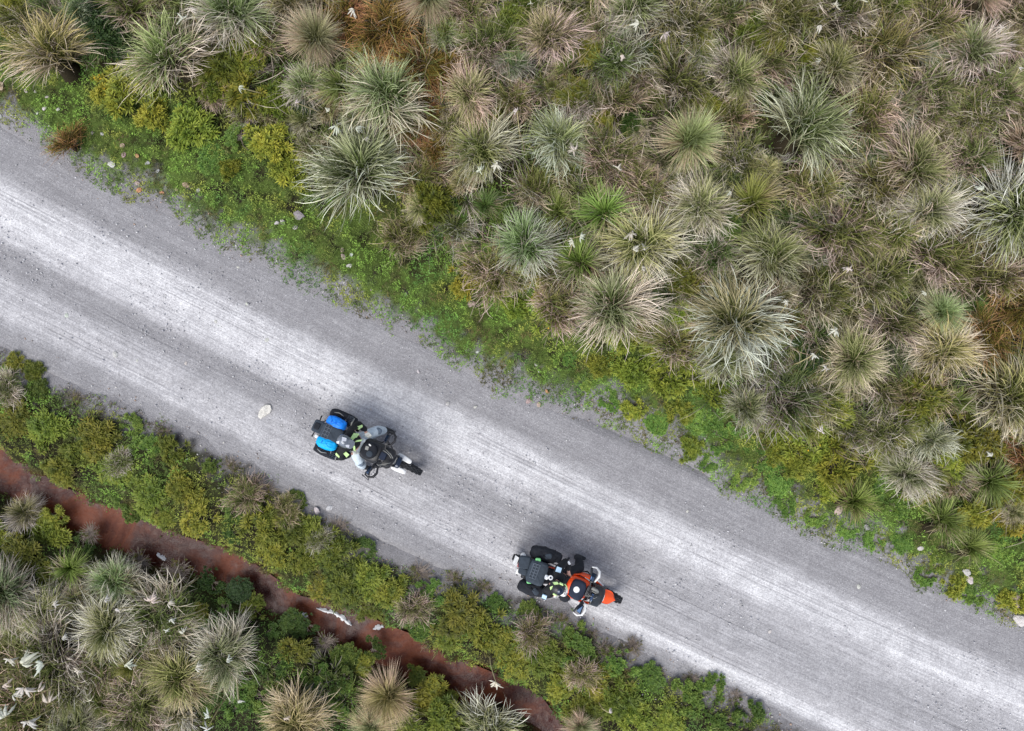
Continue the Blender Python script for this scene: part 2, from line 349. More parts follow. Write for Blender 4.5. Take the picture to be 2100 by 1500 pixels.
def tubes(paths, r0, r1, seg=4):
    V = []; F = []; b = 0
    for p in paths:
        p = np.asarray(p, float); n = len(p)
        for i in range(n):
            d_ = p[min(i + 1, n - 1)] - p[max(i - 1, 0)]; d_ /= np.linalg.norm(d_) + 1e-9
            a_ = np.cross(d_, (0.3, 1, .2)); a_ /= np.linalg.norm(a_) + 1e-9; c_ = np.cross(d_, a_)
            r_ = r0 + (r1 - r0) * i / max(1, n - 1)
            for k in range(seg): an = 2 * math.pi * k / seg; V.append(p[i] + r_ * (a_ * math.cos(an) + c_ * math.sin(an)))
        for i in range(n - 1):
            for k in range(seg): F.append((b + i * seg + k, b + i * seg + (k + 1) % seg, b + (i + 1) * seg + (k + 1) % seg, b + (i + 1) * seg + k))
        b += n * seg
    return np.array(V), np.array(F)
def shrub_mesh(seed, kind):
    rs = np.random.RandomState(seed); nl = 10
    ns = {'yellow': 84, 'dense': 330, 'twig': 30, 'broad': 210}[kind]
    # lumpy dome of sprigs
    az = rs.rand(ns) * 2 * math.pi; q = np.sqrt(rs.rand(ns)); out = .78 + .22 * np.sin(az * 3 + rs.rand() * 6) * rs.rand() + .15 * rs.randn(ns) * .5
    rr = q * out; dome = np.sqrt(np.clip(1 - q ** 2, 0, 1)) * (.30 if kind == 'broad' else .46) * (.65 + .5 * rs.rand(ns)) + .08
    lump = fbm(rr * np.cos(az) * 2, rr * np.sin(az) * 2, 1, seed % 50) ; keep = lump > (.42 if kind != 'dense' else .2)
    c = np.stack([rr * np.cos(az), rr * np.sin(az), dome * (.5 + lump)], 1)[keep]; ns = len(c)
    P0 = []; D = []; rnd = []
    for i in range(ns):
        axis = np.array([c[i, 0] * .8, c[i, 1] * .8, .9]) + rs.randn(3) * .3; axis /= np.linalg.norm(axis)
        for tier in range(2 if kind != 'dense' else 1):
            k = nl if kind != 'twig' else 4
            a0 = rs.rand() * 6.28
            for j in range(k):
                an = a0 + j * 2 * math.pi / k; s1 = np.cross(axis, (0, 1, .1)); s1 /= np.linalg.norm(s1); s2 = np.cross(axis, s1)
                el = rs.uniform(.1, .6) + tier * .3
                dvec = (s1 * math.cos(an) + s2 * math.sin(an)) * math.cos(el) + axis * math.sin(el)
                P0.append(c[i] + axis * .06 * tier + rs.randn(3) * .012); D.append(dvec); rnd.append(0)
    P0 = np.array(P0); D = np.array(D); n = len(P0)
    L, Wd = {'yellow': (.25, .072), 'dense': (.11, .06), 'twig': (.13, .04), 'broad': (.12, .07)}[kind]
    V, F, s = leaves(P0, D, L * (.6 + .8 * rs.rand(n)), Wd * (.8 + .4 * rs.rand(n)), rs)
    k = n // ns; rb = np.repeat(rs.rand(ns), k * 4)[:len(V)]; hgt = 0
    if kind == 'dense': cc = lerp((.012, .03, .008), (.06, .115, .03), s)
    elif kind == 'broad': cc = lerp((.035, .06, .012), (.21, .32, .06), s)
    else: cc = lerp((.03, .04, .008), (.33, .355, .05), s)  # leaf bases darkened so the shrub's shaded interior is in the colour
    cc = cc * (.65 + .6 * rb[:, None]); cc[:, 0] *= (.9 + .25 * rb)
    paths = []
    tips = c[rs.choice(len(c), min(len(c), 34 if kind != 'twig' else 26), False)]
    if kind == 'twig':
        extra = np.stack([rs.uniform(-1, 1, 130), rs.uniform(-1, 1, 130), rs.uniform(.2, .65, 130)], 1); extra = extra[np.hypot(extra[:, 0], extra[:, 1]) < 1.05]; tips = np.concatenate([tips, extra])
    for tp in tips:
        m_ = tp * .5 + rs.randn(3) * .07; m_[2] = abs(m_[2]) * .8
        paths.append([rs.randn(3) * (.03, .03, 0), m_, tp, tp + (tp - m_) * rs.uniform(0, .3)])
        if kind == 'twig': paths.append([m_, m_ + rs.randn(3) * (.25, .25, .12)])
    tv, tf = tubes(paths, .016, .006, 3)
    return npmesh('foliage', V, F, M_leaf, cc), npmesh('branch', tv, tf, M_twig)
SHR = {k: [shrub_mesh(500 + 10 * i + j, k) for j in range(n)] for i, (k, n) in enumerate((('yellow', 6), ('dense', 2), ('twig', 3), ('broad', 4)))}
def flower_mesh(seed):
    rs = np.random.RandomState(seed); n = 7; an = np.arange(n) * 6.283 / n
    D = np.stack([np.cos(an) * .8, np.sin(an) * .8, np.full(n, .5)], 1); V, F, s = leaves(np.zeros((n, 3)), D, .022, .016, rs)
    return npmesh('flower', V, F, M_leaf, lerp((.8, .42, .02), (.85, .6, .05), s))
FLW = flower_mesh(3)

M_plume = leaf_material('feathery_plume', .8, .35); M_stalk = simple('pale_stalk', (.44, .38, .20), .7, .2)
def plume_mesh(seed):
    rs = np.random.RandomState(seed); V = []; F = []; Cc = []; b = 0
    nl = rs.randint(6, 11); a0 = rs.rand() * 6.28; spread = rs.uniform(1.6, 4.2)
    for j in range(nl):
        an = a0 + spread * j / nl + rs.randn() * .25; ln = rs.uniform(.09, .17); el = rs.uniform(-.5, .5); w = rs.uniform(.012, .019)
        d0 = np.array([math.cos(an) * math.cos(el), math.sin(an) * math.cos(el), math.sin(el)])
        rings = 6
        side = np.cross(d0, (0, 0, 1)); side /= np.linalg.norm(side); up = np.cross(side, d0)
        for i in range(rings + 1):
            s = i / rings; c = d0 * ln * s + np.array([0, 0, -.07 * s * s]) + side * .012 * math.sin(s * 3 + j)
            r_ = w * math.sin(math.pi * min(1, .12 + s * .86)) ** .7 * rs.uniform(.6, 1.4)
            for k in range(5): q = k * 1.2566; V.append(c + r_ * (side * math.cos(q) + up * math.sin(q) * .6)); Cc.append([.82, .79, .71] if s > .15 else [.6, .55, .4])
        for i in range(rings):
            for k in range(5): F.append((b + i * 5 + k, b + i * 5 + (k + 1) % 5, b + i * 5 + 5 + (k + 1) % 5, b + i * 5 + 5 + k))
        b += (rings + 1) * 5
    Cc = np.array(Cc) * (.85 + .25 * rs.rand(len(Cc), 1))
    return npmesh('plume', np.array(V), np.array(F), M_plume, Cc)
PLM = [plume_mesh(900 + i) for i in range(9)]

def stone_mesh(seed, sub=2):
    import bmesh
    rs = np.random.RandomState(seed); bm = bmesh.new(); bmesh.ops.create_icosphere(bm, subdivisions=sub, radius=1)
    pl = rs.randn(6, 3); pl /= np.linalg.norm(pl, axis=1)[:, None]; dd_ = rs.uniform(.55, .85, 6)
    for v_ in bm.verts:
        p = np.array(v_.co)
        for q, w in zip(pl, dd_):
            k = p @ q
            if k > w: p = p - q * (k - w) * .9
        p = p * (1 + .04 * rs.randn()); v_.co = Vector(p * (1, .75, .45))
    me = bpy.data.meshes.new('stone'); bm.to_mesh(me); bm.free()
    a_ = me.color_attributes.new('Col', 'FLOAT_COLOR', 'POINT'); c4 = np.ones((len(me.vertices), 4), np.float32); c4[:, :3] = 1; a_.data.foreach_set('color', c4.ravel())
    return me
def tint_stone():
    a = N('field_stone', .85, .2); tc = a.n('TexCoord').outputs['Object']; f = a.noise(tc, 2.2, 6, .7)
    c = a.mix(1.0, a.n('ObjectInfo').outputs['Color'], a.ramp(f, [(.3, .62), (.7, 1.2)]), 'MULTIPLY'); a.color(c); a.bump(f, .5, .2); return a.m
M_fstone = tint_stone()
STN = [stone_mesh(40 + i) for i in range(7)]
for m_ in STN: m_.materials.append(M_fstone)

# ------------------------------------------------------------------ labels: what sets a repeat apart is where it stands
LM = [("the blue-bagged motorcycle", 750, 915), ("the orange motorcycle", 1165, 1200), ("the pale flat rock on the road", 545, 843),
      ("the biggest silvery tussock", 745, 350), ("the wheel-shaped tussock", 1395, 300), ("the dark green bush", 230, 75),
      ("the two white stones by the lower verge", 662, 1045), ("the twin white stones at far right", 1980, 1180), ("the reddish block stones", 905, 478),
      ("the white foam in the stream", 680, 1262), ("the smaller foam patch in the stream", 322, 1142), ("the photo's top left corner", 0, 0),
      ("the photo's top right corner", 2100, 0), ("the photo's bottom left corner", 0, 1500), ("the middle of the top edge", 1050, 0),
      ("the middle of the right edge", 2100, 750), ("the stream's left end", 0, 955), ("the stream's lower end", 1130, 1500),
      ("the road's left end", 0, 480), ("the grey stone among bottom left plumes", 322, 1302), ("the tussock full of white plumes", 1320, 490),
      ("the straw-rimmed tussock at right", 2040, 800), ("the pale yellow tussock at right", 1890, 690), ("the orange-brown grass clump", 800, 90),
      ("the broad grey tussock", 1630, 275), ("the road's lower right end", 1640, 1500), ("the straw mop tussock at bottom", 790, 1430),
      ("the grey tussock at the bottom edge", 1000, 1475), ("the silver tussock at right edge", 2040, 430), ("the dark grey stone between shrubs", 1372, 614),
      ("the tan stone on the upper verge", 1485, 890), ("the fine straw tussock at top", 655, 95), ("the road's right end", 2100, 1400),
      ("the silver tussock under the plumes", 1265, 625), ("the small silver tussock at bottom left", 465, 1335), ("the top left silver tussock", 370, 125)]
DIRS = ['right of', 'above right of', 'above', 'above left of', 'left of', 'below left of', 'below', 'below right of']
_used = {}
def where(px, py, key):
    c = sorted(LM, key=lambda m: math.hypot(m[1] - px, m[2] - py))
    for far_ in (False, True):
        for m in c[:14]:
            dx, dy = px - m[1], m[2] - py; dist = math.hypot(dx, dy)
            if dist < 12: continue
            dr = DIRS[int(round(math.degrees(math.atan2(dy, dx)) / 45)) % 8]
            q = 'just ' if dist < 90 else 'well ' if dist > 230 else ''
            ph = q + dr + ' ' + m[0]
            if (key, ph) not in _used: _used[(key, ph)] = 1; return ph
    return 'near ' + c[0][0]
PLACED = []
def tint(c, j=.1): return (*[max(0, v * (1 + random.uniform(-j, j))) for v in c], 1)
# ------------------------------------------------------------------ tussocks: x, y, radius in photo pixels, kind, green tint, thatch tint, look words, own label or None
SILV = ((1.0, .99, .86), (1.12, 1.10, 1.05)); OLIV = ((1.0, .95, .7), (1, .9, .75)); STRW = ((1.2, 1.05, .8), (1.1, .99, .84)); PINK = ((1.12, 1.0, .86), (1.06, .92, .84))
GREY = ((1.0, .94, .85), (1.05, 1.01, .97)); DARK = ((.62, .75, .62), (.75, .75, .68)); RUST = ((1.1, .7, .35), (.75, .45, .24)); LIME = ((1.0, 1.12, .82), (1.08, 1.08, .9)); BLUE = ((.88, .96, .78), (.98, 1.0, .95))
T = [(130, 112, 105, 'mop', STRW, 'straw and green'), (370, 120, 108, 'mop', SILV, 'silver green'), (490, 40, 95, 'mop', SILV, 'green'), (655, 95, 78, 'fan', PINK, 'fine straw coloured'),
 (638, 185, 58, 'mop', BLUE, 'small silver green'), (800, 205, 100, 'mop', SILV, 'green and silver'), (745, 350, 120, 'mop', SILV, 'silvery'), (705, 185, 55, 'young', SILV, 'small green'),
 (1000, 315, 100, 'mop', OLIV, 'olive and silver'), (1140, 300, 75, 'mop', SILV, 'silver edged'), (1088, 500, 90, 'mop', BLUE, 'dark green and silver'), (1235, 435, 68, 'young', LIME, 'pale green'),
 (1095, 395, 60, 'mat', OLIV, 'olive'), (1397, 300, 82, 'fan', LIME, 'wheel-shaped pale green'), (1625, 270, 130, 'mop', GREY, 'broad grey'), (1320, 495, 85, 'mop', STRW, 'silver and straw'),
 (1265, 630, 100, 'mop', SILV, 'silver'), (1500, 655, 108, 'mop', GREY, 'grey green'), (1840, 345, 90, 'mop', PINK, 'pinkish grey'), (2040, 430, 105, 'mop', SILV, 'silver'),
 (1895, 640, 62, 'fan', LIME, 'pale yellow green'), (1910, 710, 75, 'mop', STRW, 'pale yellow'), (2040, 800, 115, 'mop', STRW, 'straw rimmed green'), (1130, 95, 74, 'mop', PINK, 'pinkish dry'),
 (880, 15, 65, 'fan', PINK, 'pale dry'), (800, 75, 80, 'mat', RUST, 'orange-brown'), (870, 140, 60, 'mat', RUST, 'rusty'), (720, 55, 60, 'mat', RUST, 'brown'), (1490, 170, 75, 'mop', OLIV, 'olive'),
 (1780, 120, 85, 'mat', PINK, 'grey tangled'), (1970, 130, 75, 'mop', SILV, 'silver green'), (2075, 175, 55, 'fan', LIME, 'bright yellow green'), (1975, 15, 65, 'fan', PINK, 'pink straw'),
 (1530, 420, 62, 'young', OLIV, 'olive'), (1425, 430, 68, 'mop', GREY, 'dark centred'), (1690, 470, 80, 'mat', PINK, 'dry tangled'), (1565, 525, 85, 'mop', OLIV, 'green hearted'),
 (1770, 560, 78, 'mat', PINK, 'pinkish straw'), (1985, 560, 80, 'mat', OLIV, 'straw and green'), (1735, 720, 78, 'mop', OLIV, 'olive'), (1590, 800, 80, 'mat', DARK, 'dark green'), (1480, 740, 70, 'mop', BLUE, 'grey green'),
 (1795, 870, 70, 'mat', GREY, 'grey green'), (1605, 60, 72, 'mat', OLIV, 'mixed olive'), (1915, 1060, 60, 'young', LIME, 'green spiky'), (1978, 1117, 46, 'young', LIME, 'small green spiky'), (1735, 1015, 60, 'young', OLIV, 'green'),
 (2010, 968, 62, 'young', BLUE, 'dark green spiky'), (1300, 35, 75, 'mop', BLUE, 'silver'), (1385, 60, 75, 'mat', GREY, 'grey'), (1380, 180, 80, 'mat', PINK, 'dry'), (1260, 215, 62, 'mat', OLIV, 'olive brown'),
 (970, 205, 70, 'mop', PINK, 'pale'), (1060, 210, 60, 'mat', PINK, 'dry'), (1190, 215, 55, 'mat', GREY, 'grey'), (930, 165, 55, 'mat', RUST, 'brown'), (1010, 110, 65, 'mat', OLIV, 'olive brown'), (1250, 130, 62, 'mat', DARK, 'dark green'),
 (1250, 330, 70, 'mat', PINK, 'dry'), (1180, 380, 60, 'mat', OLIV, 'olive'), (1310, 390, 60, 'mat', PINK, 'brown'), (1500, 330, 70, 'mat', GREY, 'grey'), (1470, 50, 60, 'mat', OLIV, 'olive'),
 (1540, 140, 65, 'mat', PINK, 'pinkish'), (1680, 160, 75, 'mop', OLIV, 'olive straw'), (1700, 40, 70, 'mat', GREY, 'grey'), (1790, 30, 65, 'mat', OLIV, 'olive'), (1880, 60, 70, 'mat', PINK, 'pinkish'), (1880, 210, 75, 'mat', GREY, 'grey matted'),
 (1750, 250, 80, 'mat', STRW, 'straw'), (1960, 240, 70, 'mat', PINK, 'dry'), (1950, 330, 70, 'mat', GREY, 'grey'), (2070, 310, 75, 'mop', OLIV, 'green'), (2075, 60, 65, 'mat', OLIV, 'olive'), (1780, 390, 75, 'mat', PINK, 'pinkish'), (1870, 440, 80, 'mop', GREY, 'grey green'),
 (1640, 390, 70, 'mat', STRW, 'straw'), (1800, 470, 70, 'mat', STRW, 'straw'), (1660, 590, 80, 'mat', PINK, 'dry'), (1900, 530, 70, 'mat', STRW, 'straw'), (1450, 520, 60, 'mat', DARK, 'dark'), (1190, 540, 60, 'young', BLUE, 'green'),
 (1670, 690, 60, 'mat', DARK, 'dark'), (1800, 650, 70, 'mat', GREY, 'brown grey'), (2060, 620, 75, 'mat', RUST, 'rusty'), (2000, 680, 65, 'mat', RUST, 'brown'), (2080, 540, 60, 'mat', PINK, 'pinkish'), (1870, 800, 60, 'mat', STRW, 'straw'), (1800, 790, 55, 'mat', PINK, 'pinkish'),
 (1660, 810, 60, 'mat', OLIV, 'olive'), (1730, 870, 55, 'mat', GREY, 'grey'), (2085, 930, 60, 'mat', RUST, 'rusty'), (1850, 960, 60, 'mop', GREY, 'grey'), (1560, 720, 60, 'mat', BLUE, 'blue green'), (1520, 830, 60, 'mop', GREY, 'grey'),
 (600, 30, 60, 'mop', PINK, 'straw'), (290, 20, 75, 'mat', OLIV, 'olive brown'), (60, 40, 60, 'mat', PINK, 'brown'), (560, 90, 55, 'mat', PINK, 'dry'), (860, 250, 50, 'mat', RUST, 'dark brown'), (900, 310, 40, 'mat', RUST, 'rusty'), (1170, 20, 60, 'mat', OLIV, 'olive'),
 (960, 40, 60, 'mat', OLIV, 'olive'), (1070, 30, 50, 'mat', GREY, 'grey'), (830, 480, 55, 'mat', OLIV, 'low straw'), (1590, 960, 0, 'mat', OLIV, ''), (1130, 560, 45, 'mat', OLIV, 'olive'), (1240, 560, 50, 'mat', STRW, 'straw'), (1360, 420, 55, 'mat', PINK, 'pinkish'),
 # below the stream
 (232, 1190, 60, 'mop', BLUE, 'grey green'), (465, 1335, 72, 'mop', SILV, 'silver'), (345, 1265, 70, 'mat', SILV, 'silver green'), (235, 1270, 85, 'mop', SILV, 'silver straw'), (385, 1385, 75, 'mop', OLIV, 'olive silver'),
 (110, 1330, 100, 'mat', GREY, 'grey straw'), (75, 1440, 100, 'mat', PINK, 'pinkish dry'), (25, 1215, 75, 'mop', DARK, 'dark green'), (100, 1240, 60, 'mop', GREY, 'grey'), (800, 1428, 68, 'fan', STRW, 'straw mop'), (770, 1480, 60, 'fan', LIME, 'pale green'),
 (620, 1465, 85, 'mop', STRW, 'straw and green'), (1005, 1496, 82, 'mop', GREY, 'grey'), (1188, 1480, 42, 'fan', PINK, 'pale straw'), (290, 1440, 80, 'mat', GREY, 'grey'), (150, 1165, 50, 'young', BLUE, 'green'), (30, 1055, 50, 'mop', GREY, 'grey'),
 (330, 1420, 45, 'young', BLUE, 'blue green'), (160, 1390, 70, 'mat', SILV, 'silver'), (215, 1350, 60, 'mat', PINK, 'pinkish'), (20, 1340, 70, 'mat', PINK, 'pinkish'), (165, 1480, 60, 'mop', GREY, 'grey'), (270, 1190, 45, 'mop', GREY, 'grey'), (330, 1360, 50, 'mat', PINK, 'pinkish'),
 # small dry tufts in the lower bank
 (510, 1010, 45, 'mat', PINK, 'dry'), (850, 1245, 40, 'mat', PINK, 'pale dry'), (1190, 1375, 42, 'mat', PINK, 'dry'), (250, 945, 32, 'mat', GREY, 'grey'), (1090, 1290, 38, 'mat', PINK, 'dry'), (20, 795, 34, 'mat', GREY, 'grey'), (590, 1040, 32, 'mat', OLIV, 'olive'), (660, 1105, 30, 'mat', GREY, 'grey'),
 (150, 290, 45, 'mat', RUST, 'low brown'), (1000, 425, 40, 'young', DARK, 'dark green')]
# margins just outside the frame
for i in range(26):
    a_ = i / 26 * 2; T.append((1150 + i * 42 if i < 24 else 300 * (i - 23), -70 + (i % 3) * 14, 80, ('mop', 'mat')[i % 2], (SILV, PINK, OLIV, GREY)[i % 4], 'outer'))
for i in range(9): T.append((2180 + (i % 2) * 20, 20 + i * 125, 85, ('mat', 'mop')[i % 2], (GREY, STRW, OLIV)[i % 3], 'outer'))
for i in range(5): T.append((-70 + (i % 2) * 15, 1180 + i * 90, 80, 'mop', (GREY, SILV)[i % 2], 'outer'))
def place_tussock(px, py, r, kind, pal, look):
    if r == 0: return
    R = r * S; hgt = .42 * R; x, y = P(px, py, hgt); y -= R * .14 if py < 1150 else 0; z = hz(x, y) - .03
    foli, thatch = random.choice(TUS[kind]); lift = .32 * min(1, R / .6)
    o = empty('grass_tussock', (x, y, z), (0, 0, 0))
    up = random.uniform(.0, .6) if py < 1150 else random.uniform(-.35, .45)      # most crowns lean the same way, up the slope
    o.rotation_euler = (Matrix.Rotation(-up, 3, 'X') @ Matrix.Rotation(random.uniform(-.5, .5), 3, 'Y') @ Matrix.Rotation(random.uniform(0, 6.28), 3, 'Z')).to_euler()
    k = 1.06 * R / {'mop': .98, 'fan': .92, 'mat': .86, 'young': .86}[kind]
    o.scale = (k * random.uniform(.78, 1.1), k * random.uniform(.78, 1.1), k * random.uniform(.9, 1.2))
    lk = look if look != 'outer' else 'outer'
    own = {(745, 350): 'biggest silvery bunch grass tussock, above the middle of the road', (1397, 300): 'wheel-shaped pale green bunch grass tussock among greyer ones'}.get((px, py))
    inside = 0 <= px <= 2100 and 0 <= py <= 1500
    lab = own or f"{lk} grass tussock {where(px, py, 't' + lk)}"
    if not inside: lab = f"outlying grass tussock {where(px, py, 'tedge')}"
    tag(o, lab, 'grass tussock', 'bunch grass tussocks')
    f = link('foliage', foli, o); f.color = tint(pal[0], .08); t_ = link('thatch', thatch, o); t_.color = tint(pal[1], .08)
    o.location.z += lift
    m_ = link('root_mound', MOUND, o); m_.rotation_euler = o.rotation_euler.to_matrix().inverted().to_euler(); sc = .24 * R; m_.scale = (sc / o.scale.x, sc / o.scale.y, lift / .18 / o.scale.z); m_.location = (0, 0, -lift / o.scale.z * .98)
    PLACED.append((x, y, R))
T = [(a_, b_, r_ * (.80 if kd == 'mat' else .92), kd, pl_, lk) for a_, b_, r_, kd, pl_, lk in T]
_g = random.Random(99); _occ = [(t[0], t[1], t[2]) for t in T]; NAMES = [(SILV, 'silver'), (OLIV, 'olive'), (STRW, 'straw'), (PINK, 'pinkish'), (GREY, 'grey'), (DARK, 'dark')]
_n = 0
for _ in range(9000):
    if _n >= 125: break
    px, py = _g.uniform(0, 2100), _g.uniform(0, 1480); r_ = _g.uniform(30, 54); x, y = (px - 1050) * S, (750 - py) * S
    du_, dl_, ds_, be = (float(q) for q in plan(np.array([x]), np.array([y])))
    thr = np.interp(px, [0, 600, 700, 1000, 1300, 1500, 1900, 2100], [2.3, 2.6, 2.3, 2.0, 1.6, 1.6, 2.0, 1.8])
    if not (du_ > thr or (be and dl_ > 0 and ds_ > .45 and (px < 380 and py > 1180))): continue
    if any(math.hypot(px - a_, py - b_) < .62 * (r_ + c_) for a_, b_, c_ in _occ): continue
    pal, nm_ = NAMES[int(min(5.99, max(0, (float(fbm(x, y, .9, 222)) - .25) / .5 * 6 + _g.gauss(0, 1.2))))]
    T.append((px, py, r_, _g.choice(['mop', 'mop', 'mat', 'mat', 'young']), pal, 'small ' + nm_)); _occ.append((px, py, r_)); _n += 1
for t in T: place_tussock(*t)

# ------------------------------------------------------------------ shrubs: x, y, radius, kind letter (y yellow-green, o orange tinged, g broad green, d dense dark, w dead twigs), flowers
SH = """20 30 45 y|235 80 62 d|200 40 40 d|265 190 60 yf|315 160 45 y|215 185 36 yf|320 240 40 y|395 262 55 y|480 140 55 y|530 125 45 y|450 175 45 y|520 190 60 y|572 215 42 y|562 300 48 y|590 345 45 y|475 350 26 y|895 420 52 o|
1180 205 35 y|1200 125 32 y|1150 222 26 y|1050 60 40 y|1090 28 35 y|1010 80 30 y|955 575 42 o|1032 580 30 y|1100 592 45 of|1130 650 46 yf|1060 632 30 y|1395 580 42 y|1400 645 38 y|1345 710 42 y|1385 760 60 y|1430 745 50 y|1300 762 42 y|1462 800 40 y|1330 660 30 y|
1600 872 50 y|1660 902 55 yf|1700 835 45 y|1722 942 60 y|1640 945 45 y|1870 820 62 o|1852 890 40 y|1960 900 55 y|2002 900 45 o|1932 942 40 y|2060 1000 50 o|2072 1060 50 o|1885 1000 40 y|1990 1055 40 y|1530 85 35 y|1565 102 35 o|1912 78 24 y|1480 900 44 g|1560 935 40 g|1600 985 40 g|
420 60 36 g|440 330 40 g|500 290 36 g|1020 430 40 g|985 520 38 g|930 450 34 g|1010 560 34 g|640 225 40 d|1650 740 40 d|1340 610 36 d|1565 820 34 g|1440 860 44 g|1395 850 34 y|1520 870 34 g|1810 930 44 y|1790 1000 40 g|1840 1050 36 g|2050 1130 36 g|2010 1210 40 g|1930 1150 30 g|2080 1230 34 y|1650 130 34 y|1000 260 34 y|1290 270 32 k|1440 240 34 y|1720 310 34 k|1560 210 30 k|1900 130 32 g|1830 260 32 k|1480 470 34 g|1610 450 32 k|1740 640 34 k|1850 590 36 g|1950 480 34 k|1710 780 36 g|1620 700 34 k|1940 640 32 k|2010 380 30 k|1120 330 30 k|1230 270 30 y|930 90 34 y|1330 130 32 k|1420 110 30 y|2000 750 32 k|1530 980 34 g|1620 1030 34 g|1680 1060 32 g|1745 1085 30 g|1800 1110 30 g|1590 930 30 y|1700 1000 34 y|1860 1110 32 g|1905 1185 30 g|1960 1205 28 y|1250 820 30 g|1300 835 30 y|1350 870 30 g|1200 790 28 g|1160 740 30 g|1235 750 32 y|1420 920 30 y|1460 950 26 g|1280 700 34 y|1190 700 30 g|
20 745 28 y|62 762 28 y|25 862 50 y|90 882 50 y|70 805 36 g|150 912 55 y|197 900 50 y|120 962 42 y|232 962 46 y|262 872 34 g|295 925 42 g|352 922 38 y|302 1012 50 y|240 1022 32 g|262 1052 36 g|372 1002 42 y|402 1060 50 y|332 1058 36 y|330 890 26 w|470 960 30 w|20 790 30 w|150 820 26 w|
430 965 34 g|480 1040 42 g|532 1082 60 y|592 1090 50 y|642 1100 50 y|562 1132 42 y|622 1152 42 y|682 1132 46 y|702 1202 55 y|752 1190 50 y|662 1208 38 y|802 1222 46 y|762 1252 42 y|858 1182 36 w|900 1222 42 g|942 1262 60 y|992 1290 55 y|922 1312 42 y|1032 1322 42 y|1015 1246 32 g|1085 1262 34 g|
480 1090 38 g|550 1010 26 w|600 1030 30 g|690 1085 32 w|740 1130 36 g|860 1290 34 g|870 1215 28 g|1060 1358 50 y|1112 1348 46 y|1155 1408 44 y|1172 1300 38 g|1182 1342 50 g|1242 1342 36 w|1272 1372 50 g|1222 1402 42 y|1202 1452 50 y|1272 1442 60 y|1302 1482 50 y|1332 1402 46 g|1402 1442 50 g|1372 1482 42 y|
930 1190 26 w|990 1210 28 w|1150 1275 26 w|1210 1310 28 w|1300 1330 28 w|1350 1385 24 w|1462 1422 40 g|1482 1482 46 g|1542 1472 40 g|1420 1400 24 w|1510 1435 24 w|
25 1092 46 y|72 1112 50 y|92 1062 30 y|42 1142 46 y|102 1172 36 y|20 1192 36 y|60 1185 30 y|150 1130 32 g|270 1160 34 w|205 1290 30 y|242 1312 32 y|405 1262 28 y|512 1255 30 y|590 1290 36 k|200 1402 50 y|182 1442 46 y|232 1445 40 y|345 1452 40 y|170 1100 26 w|350 1180 34 w|420 1200 34 k|480 1220 34 d|
492 1445 42 g|602 1342 38 y|562 1372 42 g|642 1392 38 g|702 1362 38 g|742 1372 30 y|852 1395 26 y|882 1432 38 y|852 1462 50 y|902 1482 50 y|832 1492 40 y|702 1442 44 g|925 1455 32 y|542 1432 42 g|535 1310 34 k|660 1330 30 w|330 1310 36 g|300 1340 34 g|420 1440 36 g|390 1480 34 w|320 1475 28 w|500 1390 36 g|560 1480 34 g|
700 1400 32 g|760 1340 30 k|620 1290 30 k|120 1190 26 g|380 1230 28 k|450 1260 30 g|10 1000 0 y|2150 1100 50 o|2160 1250 40 g|-40 800 45 y|-50 870 45 g|-30 1100 45 y|1400 1540 45 g|1250 1540 50 y|1000 1545 50 g|700 1540 50 g|400 1545 50 y"""
KN = {'y': ('yellow', 'yellow-green', (1, 1, 1)), 'o': ('yellow', 'amber tinged', (1.06, .93, .85)), 'g': ('broad', 'low leafy green', (1, 1, 1)), 'd': ('dense', 'dark green', (1, 1, 1)), 'k': ('broad', 'low dark', (.45, .5, .5)), 'w': ('twig', 'bare twiggy brown', (.7, .65, .7))}
for e in SH.replace('\n', '').split('|'):
    f = e.split(); px, py, r = float(f[0]), float(f[1]), float(f[2]); k = f[3]
    if r == 0: continue
    kind, word, tc_ = KN[k[0]]; R = r * S * 1.0; x, y = P(px, py, .4 * R + .05); z = hz(x, y) - .02
    du_, dl_, ds_, be = plan(x, y)
    if dl_ > 0 and not be: R *= .92
    if du_ > 2.0: z += .18
    if ds_ < .25 and dl_ > 0: z = max(z, -.12)
    o = empty('shrub', (x, y, z), (0, 0, random.uniform(0, 6.28)))
    o.scale = (R, R * random.uniform(.85, 1), R * random.uniform(.7, 1.0) * (.6 if dl_ > 0 or k[0] == 'g' else 1))
    nm = 'shrub'
    lab = f"{word} {nm} {'with yellow flowers ' if 'f' in k else ''}{where(px, py, 's' + k[0])}"
    tag(o, lab, 'shrub', 'shrubs along the verges')
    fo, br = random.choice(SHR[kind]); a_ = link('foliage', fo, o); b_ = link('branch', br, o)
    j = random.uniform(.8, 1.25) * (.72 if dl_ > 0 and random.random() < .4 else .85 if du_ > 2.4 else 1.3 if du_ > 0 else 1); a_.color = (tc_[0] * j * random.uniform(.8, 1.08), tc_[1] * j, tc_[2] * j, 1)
    if 'f' in k:
        for i in range(5):
            an = random.uniform(0, 6.28); q = random.uniform(.2, .8)
            w_ = link('flower', FLW, o); w_.location = (q * math.cos(an), q * math.sin(an), .75 - .35 * q); w_.scale = (1 / R,) * 3
    PLACED.append((x, y, R))

